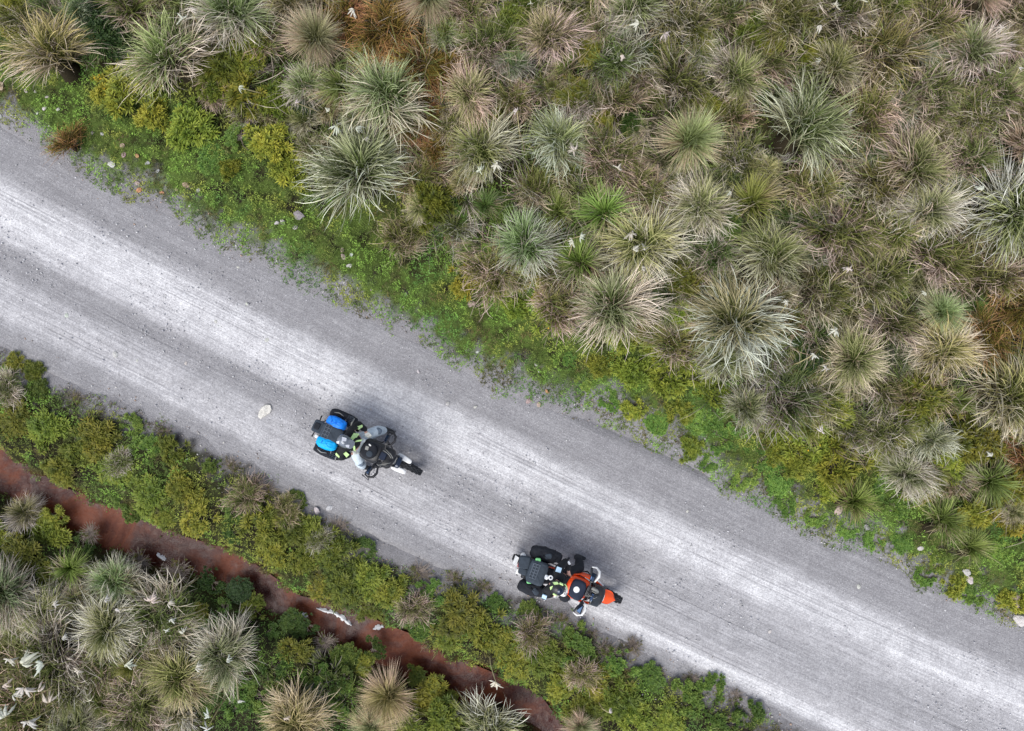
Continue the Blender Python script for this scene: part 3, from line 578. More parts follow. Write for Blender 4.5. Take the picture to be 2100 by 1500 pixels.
# ------------------------------------------------------------------ feathery seed heads on stalks
PL = [(378, 38), (392, 20), (725, 20), (1090, 8), (490, 180), (608, 212), (675, 228), (690, 260), (730, 262), (750, 285), (985, 350), (1020, 338), (1060, 228), (1178, 310), (1268, 347), (1310, 47), (1363, 68), (1277, 113), (1682, 52), (1713, 12), (1772, 3),
 (1683, 125), (1740, 230), (1497, 392), (1190, 485), (1175, 495), (1295, 478), (1300, 514), (1325, 512), (1316, 550), (2055, 58), (2090, 140), (2015, 390), (1715, 678), (1670, 727), (1742, 550), (1615, 620), (1898, 600), (1693, 757), (2035, 935), (2085, 885), (1685, 885),
 (110, 1240), (215, 1230), (240, 1248), (310, 1233), (345, 1238), (350, 1270), (340, 1293), (377, 1297), (128, 1308), (20, 1352), (45, 1362), (88, 1362), (160, 1375), (258, 1363), (402, 1370), (465, 1355), (8, 1405), (28, 1425), (50, 1412), (82, 1418), (100, 1440), (10, 1470), (428, 1468), (425, 1495), (490, 1437), (585, 1473), (57, 1480), (1017, 1400), (1250, 1462)]
for i, (px, py) in enumerate(PL):
    h_ = random.uniform(.85, 1.08); x, y = P(px, py, h_); z = hz(x, y)
    k = random.uniform(.6, 1.15) * (1.6 if px < 120 and py > 1340 else 1)
    if (px, py) in ((1090, 8), (608, 212), (2085, 885), (1250, 1462), (585, 1473), (340, 1293), (1615, 620), (1898, 600), (1683, 125)): k *= .6
    o = empty('feathery_grass_stalk', (x, y, z), (0, 0, 0))
    an = random.uniform(0, 6.28); lx, ly = random.uniform(.15, .42) * math.cos(an), random.uniform(.15, .42) * math.sin(an)
    pth = [(lx, ly, 0), (lx * .75, ly * .75, (h_ - z) * .5), (lx * .25, ly * .25, (h_ - z) * .85), (0, 0, h_ - z)]
    tv, tf = tubes([pth], .012, .009, 5); link('stalk', npmesh('stalk', tv, tf, M_stalk), o)
    p_ = link('plume', random.choice(PLM), o); p_.location = (0, 0, h_ - z); p_.scale = (k,) * 3; p_.rotation_euler = (random.uniform(-.3, .3), random.uniform(-.3, .3), random.uniform(0, 6.28)); p_.color = tint((1, .98, .96), .06)
    tag(o, f"white feathery seed head {where(px, py, 'p')}", 'seed head', 'white feathery seed heads')

# ------------------------------------------------------------------ stones
WH = (.68, .66, .62); TN = (.55, .42, .30); OR = (.62, .34, .18); GY = (.34, .32, .32); RD = (.34, .18, .14); PK = (.52, .40, .36)
ST = [(545, 843, 14, (.62, .58, .50), 'large pale flat rock lying on the left part of the road'), (10, 182, 12, TN, 0), (58, 190, 5, WH, 0), (77, 191, 5, WH, 0), (98, 227, 7, WH, 0), (127, 229, 6, WH, 0), (81, 235, 5, WH, 0), (2, 240, 7, WH, 0), (102, 203, 5, WH, 0), (219, 281, 6, WH, 0),
 (262, 305, 8, TN, 0), (291, 326, 7, OR, 0), (262, 322, 8, PK, 0), (235, 341, 11, WH, 0), (309, 339, 7, WH, 0), (326, 352, 6, WH, 0), (286, 391, 8, OR, 0), (333, 396, 6, OR, 0), (411, 393, 7, WH, 0), (385, 382, 9, TN, 0), (283, 376, 8, PK, 0), (364, 390, 5, TN, 0), (200, 278, 6, GY, 0),
 (573, 461, 7, WH, 0), (585, 460, 9, WH, 0), (610, 470, 7, WH, 0), (393, 424, 5, WH, 0), (618, 445, 14, GY, 'mossy grey stone by the biggest silvery tussock'), (885, 460, 16, RD, 'upper left reddish block stone on the verge'), (927, 495, 17, RD, 'lower right reddish block stone on the verge'), (968, 625, 11, PK, 0), (719, 548, 8, WH, 0), (708, 530, 9, PK, 0), (725, 525, 6, WH, 0), (705, 516, 7, PK, 0), (815, 523, 7, PK, 0), (833, 605, 5, WH, 0),
 (980, 722, 5, WH, 0), (1099, 748, 5, WH, 0), (1085, 822, 10, PK, 0), (1105, 830, 7, PK, 0), (1122, 803, 7, OR, 0), (1485, 890, 9, TN, 0), (1372, 614, 18, GY, 'dark grey stone between two shrubs'), (1715, 1045, 13, PK, 0), (1775, 1080, 10, GY, 0),
 (650, 1048, 11, WH, 0), (676, 1043, 12, WH, 0), (1883, 1123, 8, WH, 0), (1917, 1140, 9, WH, 0), (1977, 1172, 12, WH, 0), (1985, 1187, 12, WH, 0), (2075, 1226, 16, PK, 0), (2090, 1272, 16, WH, 0), (322, 1302, 17, PK, 'flat grey pink stone among bottom left plumes'), (1440, 1000, 4, WH, 0),
 (442, 660, 8, WH, 0), (447, 668, 5, WH, 0), (135, 648, 8, WH, 0), (235, 728, 12, WH, 0), (280, 740, 7, WH, 0), (505, 623, 6, WH, 0), (545, 697, 9, WH, 0), (487, 548, 5, WH, 0), (918, 828, 7, WH, 0), (1410, 1050, 5, WH, 0), (1580, 1297, 6, WH, 0), (1735, 1296, 7, WH, 0), (1762, 1205, 9, WH, 0), (857, 762, 6, WH, 0), (380, 745, 7, WH, 0), (760, 840, 5, WH, 0), (975, 835, 6, WH, 0)]
WORD = {WH: 'white', TN: 'tan', OR: 'orange', GY: 'grey', RD: 'reddish', PK: 'pinkish'}
for (px, py, r, c, lab) in ST:
    x, y = P(px, py, .03); z = max(hz(x, y), -.01); du_, dl_, ds_, be = plan(x, y)
    on = 'on the road' if max(du_, dl_) < -.1 else 'in the grass'
    if on == 'on the road': z = .0
    rr = r * S * (.62 if on == 'on the road' and py != 843 else .72 if py != 843 and r < 14 else .9)
    o = link('stone', random.choice(STN)); o.location = (x, y, z + rr * (.05 if on == 'on the road' else .35)); o.rotation_euler = (random.uniform(-.2, .2), random.uniform(-.2, .2), random.uniform(0, 6.28))
    o.scale = (rr * 1.15, rr * 1.15, rr * random.uniform(.8, 1.1)); o.color = tint(c, .06)
    if py == 843: o.location.z += .03; o.color = (.80, .77, .70, 1); o.rotation_euler = (0, 0, rad(48)); o.scale = (rr * 1.6, rr * 1.15, rr * .8)
    tag(o, lab or f"{WORD[c]} stone {on} {where(px, py, 'st' + WORD[c] + on)}", 'stone', 'loose stones')

# foam patches on the stream
M_foam = simple('white_foam', (.78, .79, .80), .8, .2, var=.1, bump=.4)
for pts, lab in ([((322, 1136), (330, 1142), (340, 1149)), 'small white foam patch on the red stream at left'], [((625, 1262),), 'white foam blob at the narrow neck of the stream'],
                 [((650, 1247), (662, 1252), (676, 1255), (692, 1260), (703, 1268), (713, 1276), (722, 1283)), 'long white foam line along the stream\'s upper bank'], [((765, 1290), (776, 1287), (787, 1284)), 'short white foam patch at the stream bend']):
    path = [Vector((*P(a_, b_, -.32), 0)) for a_, b_ in pts]; V = []; F = []
    if len(path) == 1: path = [path[0] + Vector((-.05, .03, 0)), path[0] + Vector((.05, -.03, 0))]
    fine_ = [path[i].lerp(path[i + 1], k / 5) for i in range(len(path) - 1) for k in range(5)] + [path[-1]]; m = len(fine_)
    for i, p in enumerate(fine_):      # a crusty strip of foam, thick in the middle, torn along its edges
        d_ = (fine_[min(i + 1, m - 1)] - fine_[max(i - 1, 0)]).normalized(); sd = Vector((-d_.y, d_.x, 0)); e_ = math.sin(math.pi * (i + .6) / (m + .2)) ** .4
        for q, zz in ((random.uniform(.2, 1.0), -.33), (random.uniform(.1, .3), -.30), (random.uniform(-.2, 0), -.29), (-random.uniform(.3, 1.1), -.33)):
            w = p + sd * .06 * q * e_ + d_ * random.uniform(-.012, .012); V.append((w.x, w.y, zz))
    for i in range(m - 1):
        for k in range(3): F.append((i * 4 + k, i * 4 + k + 1, i * 4 + 5 + k, i * 4 + 4 + k))
    o = link('foam', npmesh('foam', V, F, M_foam, None, True)); tag(o, lab, 'foam')

# ------------------------------------------------------------------ stuff: leafy cover, dry grass mat, gravel
def pts_in(n, x0=-11.2, x1=11.2, y0=-8.4, y1=8.4, rs=RS): return rs.uniform(x0, x1, n), rs.uniform(y0, y1, n)
n = 230000; x, y = pts_in(n); du, dl, ds, be = plan(x, y)
nz = fbm(x, y, 1.4, 5); nf = fbm(x, y, 5, 6)
d_up = smooth((du + (nz - .5) * 1.0 + (nf - .5) * 1.0 + .12 + .24 * smooth((x + 1.5) / 3)) / .34) * (1 - .80 * smooth((du - 2.7) / 1.5)) * (nf > .22)
d_lo = smooth((dl + (nz - .5) * .5 + (nf - .5) * .6 + .02) / .3) * smooth((ds - .02 + (nf - .5) * .3) / .12) * .9
k = RS.rand(n) < np.where(du > dl, d_up, d_lo); x, y, du, dl, ds, be, nz, nf = (q[k] for q in (x, y, du, dl, ds, be, nz, nf))
n = len(x); z = height(x, y); nl = 4
print('cover', n)
hgt = RS.rand(n) * .06 * np.clip(np.maximum(du, dl) * 1.5, .25, 1.3) + .008
P0 = np.repeat(np.stack([x, y, z + hgt], 1), nl, 0) + RS.randn(n * nl, 3) * (.014, .014, .006)
an = RS.rand(n * nl) * 6.28; el = RS.uniform(-.1, .7, n * nl); D = np.stack([np.cos(an) * np.cos(el), np.sin(an) * np.cos(el), np.sin(el)], 1)
V, F, s = leaves(P0, D, RS.uniform(.016, .038, n * nl), RS.uniform(.010, .022, n * nl), RS)
hue = fbm(x, y, 1.7, 80); h2 = fbm(x, y, 4.5, 90)
lime = np.array([.24, .40, .07]); yel = np.array([.33, .37, .07]); dk = np.array([.085, .12, .03]); brn = np.array([.12, .085, .04]); emer = np.array([.12, .27, .06])
c = lerp(lime, yel, smooth((hue - .42) / .2)); c = c + (dk - c) * smooth((h2 - .48) / .12)[:, None] * .75; c = c + (brn - c) * smooth((fbm(x, y, 3, 95) - .60) / .08)[:, None] * .8
c = c + (emer - c) * smooth((fbm(x, y, 1.0, 99) - .55) / .1)[:, None] * .7
low = (be & (dl > 0))[:, None]; c = np.where(low, c * .72, c)  # herbs below the stream darkened to paint shaded gaps among shrubs
fr = smooth(1 - np.abs(dl - .1) / .28)[:, None] * (RS.rand(n, 1) < .6); c = c * (1 - fr) + np.array([.15, .12, .085]) * fr
c = c * (.35 + 1.15 * RS.rand(n, 1)); c = np.repeat(c, nl * 4, 0)
o = link('low_herb_cover', npmesh('low_herb_cover', V, F, M_cover, c)); tag(o, kind='stuff', label='low green herbs covering both road verges', cat='ground cover')

# dry grass mat between the tussocks, its straw darkened to paint the shade there
def mat_layer(name, n, test, L, cols, rs, nb, w=.015, label='', up=-.02, dark=.26):
    x, y = pts_in(n, rs=rs); keep = test(x, y); x, y = x[keep], y[keep]; VV = []; FF = []; CC = []; b = 0
    z = height(x, y); mixv = fbm(x, y, .8, 120); mix2 = fbm(x, y, 2.5, 130)
    for i in range(len(x)):
        m = rs.randint(int(nb * .6), int(nb * 1.4)); az = rs.rand() * 6.28 + rs.randn(m) * rs.choice([.25, .6, 2.5])
        V, F, s, rb = blades(m, rs, rs.uniform(.04, .16), (L[0], L[1]), (15, 85), (20, 80), w, 3, az=az, wob=.5, zs=.75)
        V[:, 0] += x[i]; V[:, 1] += y[i]; V[:, 2] += z[i] + up
        q = mixv[i] + rs.randn() * .10; q = min(.999, max(0, (q - .25) / .5)); ca = cols[int(q * len(cols))]
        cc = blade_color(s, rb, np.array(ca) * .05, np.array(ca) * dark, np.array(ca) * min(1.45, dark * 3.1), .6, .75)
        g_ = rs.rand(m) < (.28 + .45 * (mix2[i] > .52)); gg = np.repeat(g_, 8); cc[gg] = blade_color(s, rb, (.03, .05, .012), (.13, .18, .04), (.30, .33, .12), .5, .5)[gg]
        VV.append(V); FF.append(F + b); CC.append(cc); b += len(V)
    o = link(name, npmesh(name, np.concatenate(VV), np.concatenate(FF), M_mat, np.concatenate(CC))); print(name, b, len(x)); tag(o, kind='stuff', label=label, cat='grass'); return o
def t_up(x, y):
    du, dl, ds, be = plan(x, y); n_ = fbm(x, y, 1.0, 140)
    px = x / S + 1050; thr = np.interp(px, [-100, 600, 700, 1000, 1300, 1500, 1900, 2200], [2.3, 2.6, 2.3, 2.0, 1.5, 1.5, 1.8, 1.6])
    return du > thr + (n_ - .5) * 1.2
def t_lo(x, y):
    du, dl, ds, be = plan(x, y); px = x / S + 1050; py = 750 - y / S; n_ = fbm(x, y, 1.2, 150)
    return be & (ds > .25) & (dl > 0) & (((px < 330) & (py > 1170)) | (n_ > .60))
def t_bank(x, y):
    du, dl, ds, be = plan(x, y); n_ = fbm(x, y, 1.6, 160); return ((dl > .15) & (~be) & (ds > .1) & (n_ > .56)) | ((du > .5) & (du < 2.5) & (n_ > .66))
straw = [(.52, .42, .34), (.26, .14, .055), (.48, .41, .29), (.58, .50, .42), (.48, .43, .39), (.36, .26, .15), (.60, .53, .40)]
mat_layer('matted_dry_grass', 1500, t_up, (.18, .42), straw, RS, 46, label='matted straw and green grass between the upper tussocks')
mat_layer('matted_grass', 2000, t_lo, (.18, .4), [(.40, .34, .26), (.36, .33, .28), (.46, .42, .34), (.30, .24, .15)], RS, 42, label='matted pale grass below the red stream')
mat_layer('loose_dry_strands', 1500, lambda x, y: t_up(x, y) | (t_lo(x, y) & (x < -6.5)), (.35, .85), [(.50, .42, .33), (.40, .30, .20), (.56, .48, .38), (.44, .41, .33)], np.random.RandomState(5), 17, .011, 'long loose strands of dead grass fallen across the tussocks', .22, .42)
mat_layer('dry_bank_grass', 1500, t_bank, (.1, .28), [(.26, .20, .15), (.30, .26, .22), (.34, .27, .18)], RS, 22, .010, label='thin dry grass threading through the verge plants')

# gravel
def gravel(name, n, rs, dens, size, cols, zf, label):
    x, y = pts_in(n, rs=rs); k = rs.rand(n) < dens(x, y); x, y = x[k], y[k]; n = len(x); z = zf(x, y)
    o8 = np.array([(1, 0, 0), (0, 1, 0), (-1, 0, 0), (0, -1, 0), (0, 0, 1), (.6, .6, .5), (-.6, .5, .6), (0, 0, -.6)], float)
    f8 = np.array([(0, 5, 4), (5, 1, 4), (1, 6, 4), (6, 2, 4), (2, 3, 4), (3, 0, 4), (0, 1, 5), (1, 2, 6), (3, 2, 7), (0, 3, 7), (1, 0, 7), (2, 1, 7)])
    sz = size[0] + (size[1] - size[0]) * rs.rand(n) ** 3; an = rs.rand(n) * 6.28
    V = o8[None] * (rs.uniform(.7, 1.25, (n, 8, 1))) * sz[:, None, None] * np.stack([np.ones(n), rs.uniform(.5, .9, n), rs.uniform(.35, .7, n)], 1)[:, None]
    c_, s_ = np.cos(an)[:, None], np.sin(an)[:, None]; V = np.stack([V[..., 0] * c_ - V[..., 1] * s_, V[..., 0] * s_ + V[..., 1] * c_, V[..., 2]], -1) + np.stack([x, y, z], 1)[:, None]
    F = (f8[None] + (np.arange(n) * 8)[:, None, None]).reshape(-1, 3); cc = np.array(cols)[rs.randint(0, len(cols), n)] * rs.uniform(.75, 1.15, (n, 1))
    o = link(name, npmesh(name, V.reshape(-1, 3), F, M_stone, np.repeat(cc, 8, 0))); tag(o, kind='stuff', label=label, cat='gravel'); print(name, n)
def dens_road(x, y):
    du, dl, ds, be = plan(x, y); q = fbm(x, y, .9, 170); v_ = -du / (-du - dl + 1e-6)
    inside = (du < .1) & (dl < .1)
    band = .25 + .75 * np.exp(-((v_ - .56) / .14) ** 2) + .5 * np.exp(-((v_ - .22) / .06) ** 2)
    return inside * band * smooth((q - .35) / .25) * .9
gravel('road_gravel', 80000, RS, dens_road, (.006, .028), [(.62, .61, .62), (.50, .49, .51), (.70, .69, .68)], lambda x, y: np.full(len(x), .012), 'loose pale gravel strewn over the dirt road')
gravel('verge_gravel', 60000, RS, lambda x, y: smooth(1 - np.abs(np.maximum(*plan(x, y)[:2]) - .15) / .6) * .8, (.008, .03), [(.55, .53, .52), (.40, .36, .34), (.62, .60, .56), (.30, .27, .26), (.45, .33, .26)], lambda x, y: np.maximum(height(x, y), -.01) + .006, 'small stones scattered along the edges of the road')
# ------------------------------------------------------------------ motorcycles, riders, luggage (local frame: x forward, y left, z up)
MT = {}
for nm_, c_, r_, s_, m_ in (('black_plastic', (.018, .018, .021), .42, .5, 0), ('black_rubber', (.040, .042, .046), .85, .2, 0), ('black_fabric', (.022, .024, .030), .9, .2, 0), ('slate_fabric', (.045, .058, .075), .85, .25, 0),
                            ('blue_fabric', (.006, .21, .80), .5, .35, 0), ('sky_blue_fabric', (.0, .40, .90), .5, .35, 0), ('deep_blue_fabric', (.004, .10, .62), .5, .35, 0), ('white_plastic', (.80, .80, .78), .35, .5, 0), ('orange_plastic', (.88, .085, .008), .35, .5, 0), ('grey_metal', (.25, .26, .28), .35, .5, .8),
                            ('dark_metal', (.06, .06, .065), .4, .5, .7), ('pale_trousers', (.60, .68, .73), .85, .25, 0), ('trouser_patch', (.16, .20, .25), .85, .2, 0), ('jacket_black', (.020, .021, .023), .85, .25, 0), ('neon_lime', (.62, .88, .36), .6, .3, 0),
                            ('skin', (.62, .36, .28), .55, .3, 0), ('glove_white', (.74, .76, .70), .7, .3, 0), ('mirror_glass', (.10, .16, .28), .08, .6, .9), ('smoked_screen', (.03, .035, .04), .12, .6, 0), ('helmet_grey', (.16, .18, .21), .22, .6, .2),
                            ('helmet_silver', (.66, .68, .72), .2, .6, .3), ('visor_dark', (.01, .02, .045), .05, .8, .3), ('web_slate', (.11, .13, .16), .8, .2, 0), ('strap_grey', (.30, .30, .28), .8, .2, 0), ('pale_blue_print', (.48, .66, .82), .6, .3, 0), ('green_fabric', (.20, .55, .22), .8, .3, 0),
                            ('navy_fabric', (.02, .028, .05), .8, .3, 0), ('red_lens', (.5, .01, .01), .2, .6, 0), ('olive_yellow', (.50, .48, .10), .5, .4, 0), ('white_print', (.82, .84, .86), .6, .3, 0)):
    MT[nm_] = simple(nm_, c_, r_, s_, m_, .18, 14, .25 if 'fabric' in nm_ or 'jacket' in nm_ or 'trouser' in nm_ else .05)
class MB:
    def __init__(s): s.V = []; s.F = []
    def add(s, V, F):
        b = len(s.V); s.V += [tuple(v) for v in V]; s.F += [tuple(i + b for i in f) for f in F]; return s
    def tube(s, pts, r, seg=8, flat=1.0):
        pts = [Vector(p) for p in pts]; r = r if isinstance(r, (list, tuple)) else [r] * len(pts); V = []; F = []; n = len(pts)
        pa = None
        for i, p in enumerate(pts):
            d_ = (pts[min(i + 1, n - 1)] - pts[max(i - 1, 0)]).normalized()
            if pa is None: pa = d_.orthogonal().normalized()
            a_ = (pa - d_ * pa.dot(d_)).normalized(); pa = a_; c_ = d_.cross(a_)
            for k in range(seg): an = 2 * math.pi * k / seg; V.append(p + r[i] * (a_ * math.cos(an) + c_ * math.sin(an) * flat))
        for i in range(n - 1):
            for k in range(seg): F.append((i * seg + k, i * seg + (k + 1) % seg, (i + 1) * seg + (k + 1) % seg, (i + 1) * seg + k))
        F.append(tuple(reversed(range(seg)))); F.append(tuple(range((n - 1) * seg, n * seg))); return s.add(V, F)
    def sell(s, c, r, e=(1, 1), rot=(0, 0, 0), nu=20, nv=12, wr=0.0, seed=0):
        from mathutils import Euler
        R = Euler(rot).to_matrix(); c = Vector(c); V = []; F = []; rs = np.random.RandomState(seed)
        sg = lambda w, m: math.copysign(abs(w) ** m, w)
        for i in range(nv + 1):
            v = -math.pi / 2 + math.pi * i / nv
            for k in range(nu):
                u = 2 * math.pi * k / nu; p = Vector((r[0] * sg(math.cos(v), e[0]) * sg(math.cos(u), e[1]), r[1] * sg(math.cos(v), e[0]) * sg(math.sin(u), e[1]), r[2] * sg(math.sin(v), e[0])))
                if wr: p = p * (1 + wr * (float(fbm(math.cos(u) * 1.6 + seed * 3.1 + v * 1.1, math.sin(u) * 1.6 + v * 2.2, 1.8, seed, 4)) - .5) * 2)
                V.append(c + R @ p)
        for i in range(nv):
            for k in range(nu): F.append((i * nu + k, i * nu + (k + 1) % nu, (i + 1) * nu + (k + 1) % nu, (i + 1) * nu + k))
        return s.add(V, F)
    def box(s, c, h, rot=(0, 0, 0), bev=.12):
        return s.sell(c, h, (.12 + bev, .12 + bev), rot, 16, 8)
    def plate(s, pts, t):        # outline (3-D points, roughly planar) given thickness t along its normal
        p = [Vector(q) for q in pts]; n = (p[1] - p[0]).cross(p[2] - p[0]).normalized() * t / 2; k = len(p)
        return s.add([q - n for q in p] + [q + n for q in p], [tuple(reversed(range(k))), tuple(range(k, 2 * k))] + [(i, (i + 1) % k, k + (i + 1) % k, k + i) for i in range(k)])
    def torus(s, c, R, r, nu=36, nv=8, a0=0, a1=2 * math.pi, sq=1.0, pre=None):   # in the x-z plane
        V = []; F = []; full = abs(a1 - a0 - 2 * math.pi) < 1e-6; m = nu if full else nu + 1
        for i in range(m):
            u = a0 + (a1 - a0) * i / nu
            for k in range(nv):
                v = 2 * math.pi * k / nv; q = R + r * math.cos(v); V.append((c[0] + q * math.cos(u), c[1] + r * sq * math.sin(v), c[2] + q * math.sin(u)))
        for i in range(nu):
            for k in range(nv): j = (i + 1) % m; F.append((i * nv + k, i * nv + (k + 1) % nv, j * nv + (k + 1) % nv, j * nv + k))
        return s.add(V, F)
    def xf(s, fn): s.V = [fn(Vector(v)) for v in s.V]; return s
    def build(s, name, mat, parent, o=(0, 0, 0), shade=True):
        me = bpy.data.meshes.new(name); me.from_pydata([(v[0] - o[0], v[1] - o[1], v[2] - o[2]) for v in s.V], [], s.F); me.materials.append(MT[mat] if isinstance(mat, str) else mat)
        if shade:
            me.polygons.foreach_set('use_smooth', [True] * len(me.polygons))
        me.update(); ob = link(name, me, parent)
        return ob
def steer_fn(ang, head=(.52, 0, .95), low=(.75, 0, .35)):
    ax = (Vector(head) - Vector(low)).normalized(); R = Matrix.Rotation(rad(ang), 3, ax); hp = Vector(head)
    return lambda v: hp + R @ (v - hp)
def wheel(name, parent, cx, cz, R, w, fn, knob=True):
    e = empty(name, parent=parent); e.location = (0, 0, 0)
    MB().torus((cx, 0, cz), R - w, w, 44, 10, sq=1.05).xf(fn).build('tyre', 'black_rubber', e)
    if knob:
        m = MB()
        for i in range(40):
            u = i / 40 * 6.2832; du = 6.2832 / 40 * .32
            for yy in ((-.036, -.012), (.012, .036)) if i % 2 else ((-.05, -.03), (-.01, .01), (.03, .05)):
                q0, q1 = R - .012, R + .014
                V = [(cx + q * math.cos(u + a_), y_, cz + q * math.sin(u + a_)) for q in (q0, q1) for a_ in (-du, du) for y_ in yy]
                m.add(V, [(0, 1, 3, 2), (4, 6, 7, 5), (0, 4, 5, 1), (2, 3, 7, 6), (0, 2, 6, 4), (1, 5, 7, 3)])
        m.xf(fn).build('tread_block', 'black_rubber', e, shade=False)['kind'] = 'stuff'
    MB().torus((cx, 0, cz), R - 2 * w + .005, .014, 40, 6, sq=1.6).xf(fn).build('rim', 'dark_metal', e)
    m = MB().tube([(cx, -.06, cz), (cx, .06, cz)], .035, 10)
    for i in range(18):
        u = i / 18 * 6.2832; m.tube([(cx + .03 * math.cos(u), .04 * (-1) ** i, cz + .03 * math.sin(u)), (cx + (R - 2 * w) * math.cos(u + .25 * (-1) ** (i // 2)), 0, cz + (R - 2 * w) * math.sin(u + .25 * (-1) ** (i // 2)))], .003, 4)
    m.xf(fn).build('hub_and_spokes', 'grey_metal', e)
    MB().tube([(cx, .055, cz), (cx, .060, cz)], .12, 20).xf(fn).build('brake_disc', 'grey_metal', e)
    return e
def place(loc_px, heading, lean, name, label, cat):
    x, y = (loc_px[0] - 1050) * S, (750 - loc_px[1]) * S
    root = empty(name, (x, y, .012), (rad(-lean), 0, rad(-heading))); tag(root, label, cat)
    root['_b'] = 1; del root['_b']
    bpy.context.view_layer.update(); return root
def on(root, name, base, label, cat, group=None):
    bpy.context.view_layer.update(); o = empty(name, root.matrix_world @ Vector(base), root.rotation_euler); tag(o, label, cat, group); return o
def make_bike(root, st, steer):
    idn = lambda v: v; fn = steer_fn(steer); o = 'orange_plastic' if st == 2 else 'black_plastic'
    wheel('rear_wheel', root, -.76, .325, .325, .058, idn); wheel('front_wheel', root, .76, .35, .35, .048, fn)
    for sy in (-1, 1):
        MB().tube([(.76, .095 * sy, .35), (.70, .095 * sy, .52), (.555, .095 * sy, .98)], [.024, .027, .024], 10).xf(fn).build('fork_leg', 'dark_metal', root)
        MB().tube([(-.76, .09 * sy, .325), (-.45, .10 * sy, .37), (-.2, .08 * sy, .42)], [.024, .03, .03], 8).build('swingarm', 'dark_metal', root)
        MB().tube([(.10, .13 * sy, .33), (.0, .21 * sy, .325)], .014, 6).build('foot_peg', 'grey_metal', root)
        # crash bars
        MB().tube([(.42, .10 * sy, .80), (.36, .24 * sy, .70), (.30, .27 * sy, .52), (.22, .22 * sy, .36), (.10, .12 * sy, .30)], .013, 8).tube([(.36, .245 * sy, .69), (.48, .16 * sy, .62), (.45, .10 * sy, .48)], .012, 8).build('crash_bar', 'black_plastic' if st == 1 else 'dark_metal', root)
    # engine, frame, exhaust, stand
    m = MB().sell((.12, 0, .42), (.22, .15, .14), (.35, .35)).sell((.20, 0, .60), (.12, .12, .14), (.4, .4)).tube([(.10, -.2, .42), (.10, .2, .42)], .10, 14)
    m.build('engine', 'dark_metal', root)
    m = MB()
    for sy in (-1, 1):
        m.tube([(.52, .03 * sy, .95), (.25, .13 * sy, .82), (-.15, .13 * sy, .72), (-.25, .11 * sy, .42)], .018, 8).tube([(.5, .03 * sy, .85), (.34, .10 * sy, .5), (.28, .12 * sy, .28), (-.15, .12 * sy, .26)], .015, 8).tube([(-.15, .12 * sy, .74), (-.75, .11 * sy, .84)], .014, 8).tube([(-.22, .12 * sy, .5), (-.55, .11 * sy, .80)], .013, 8)
    m.build('frame', 'dark_metal' if st == 1 else 'orange_plastic', root)
    MB().tube([(.22, -.08, .5), (.32, -.12, .36), (.1, -.16, .3), (-.25, -.17, .42), (-.42, -.19, .52), (-.85, -.20, .66)], [.022, .022, .022, .028, .05, .052], 10).build('exhaust', 'dark_metal', root)
    MB().tube([(-.02, .12, .30), (-.06, .30, .06), (-.03, .33, .052)], [.012, .011, .02], 6).build('side_stand', 'dark_metal', root)
    # seat, tank, sides
    MB().sell((-.22, 0, .86), (.32, .14, .055), (.5, .5)).sell((-.62, 0, .90), (.26, .13, .05), (.5, .5)).build('seat', 'black_fabric', root)
    if st == 1:
        MB().sell((.17, 0, .86), (.29, .205, .13), (.75, .7), (0, rad(-6), 0)).build('fuel_tank', 'black_plastic', root)
    else:
        MB().sell((.14, 0, .86), (.25, .19, .13), (.75, .7), (0, rad(-6), 0)).build('fuel_tank', 'orange_plastic', root)
        for sy in (-1, 1):
            MB().plate([(-.04, .17 * sy, .90), (.10, .225 * sy, .93), (.36, .235 * sy, .93), (.56, .17 * sy, .86), (.60, .16 * sy, .76), (.42, .24 * sy, .66), (.20, .24 * sy, .62)], .02).build('tank_shroud', 'orange_plastic', root, shade=False)
            MB().plate([(.42, .246 * sy, .915), (.60, .172 * sy, .84), (.60, .172 * sy, .80), (.44, .250 * sy, .87)], .022).build('shroud_decal', 'white_plastic', root, shade=False)
    MB().sell((-.45, 0, .78), (.3, .13, .07), (.5, .5)).build('side_panel', o, root)
    # steering side: clamp, bars, guards, levers, mirrors
    hb = empty('handlebar', parent=root)
    bx, bz = (.33, 1.10) if st == 1 else (.27, 1.09)
    MB().tube([(bx - .05, -.40, bz), (bx, -.24, bz), (bx + .05, -.10, bz - .03), (bx + .07, 0, bz - .06), (bx + .05, .10, bz - .03), (bx, .24, bz), (bx - .05, .40, bz)], .013, 8).tube([(bx + .07, -.12, bz - .02), (bx + .07, .12, bz - .02)], .012, 8).xf(fn).build('bar_tube', 'black_plastic', hb)
    for sy in (-1, 1):
        MB().tube([(bx - .055, .42 * sy, bz), (bx - .015, .29 * sy, bz)], .02, 10).xf(fn).build('grip', 'black_rubber', hb)
        MB().tube([(bx + .045, .40 * sy, bz - .01), (bx + .06, .30 * sy, bz), (bx + .02, .22 * sy, bz)], .007, 6).xf(fn).build('lever', 'grey_metal', hb)
        g_ = [(bx - .06, .43 * sy, bz), (bx + .02, .455 * sy, bz), (bx + .10, .41 * sy, bz + .005), (bx + .125, .32 * sy, bz + .005), (bx + .09, .22 * sy, bz), (bx + .03, .19 * sy, bz)]
        MB().tube(g_, [.012, .018, .024, .024, .018, .012], 8, 1.0).xf(fn).build('hand_guard', 'black_plastic' if st == 1 else 'white_plastic', hb)
        if st == 1: MB().tube([(bx - .02, .30 * sy, bz - .01), (bx + .05, .50 * sy, bz - .02), (bx - .10, .47 * sy, bz - .03)], .011, 6).xf(fn).build('guard_strut', 'black_plastic', hb)
        MB().sell((bx + .02, .235 * sy, bz + .01), (.035, .04, .03), (.4, .4)).xf(fn).build('switch_housing', 'black_plastic', hb)
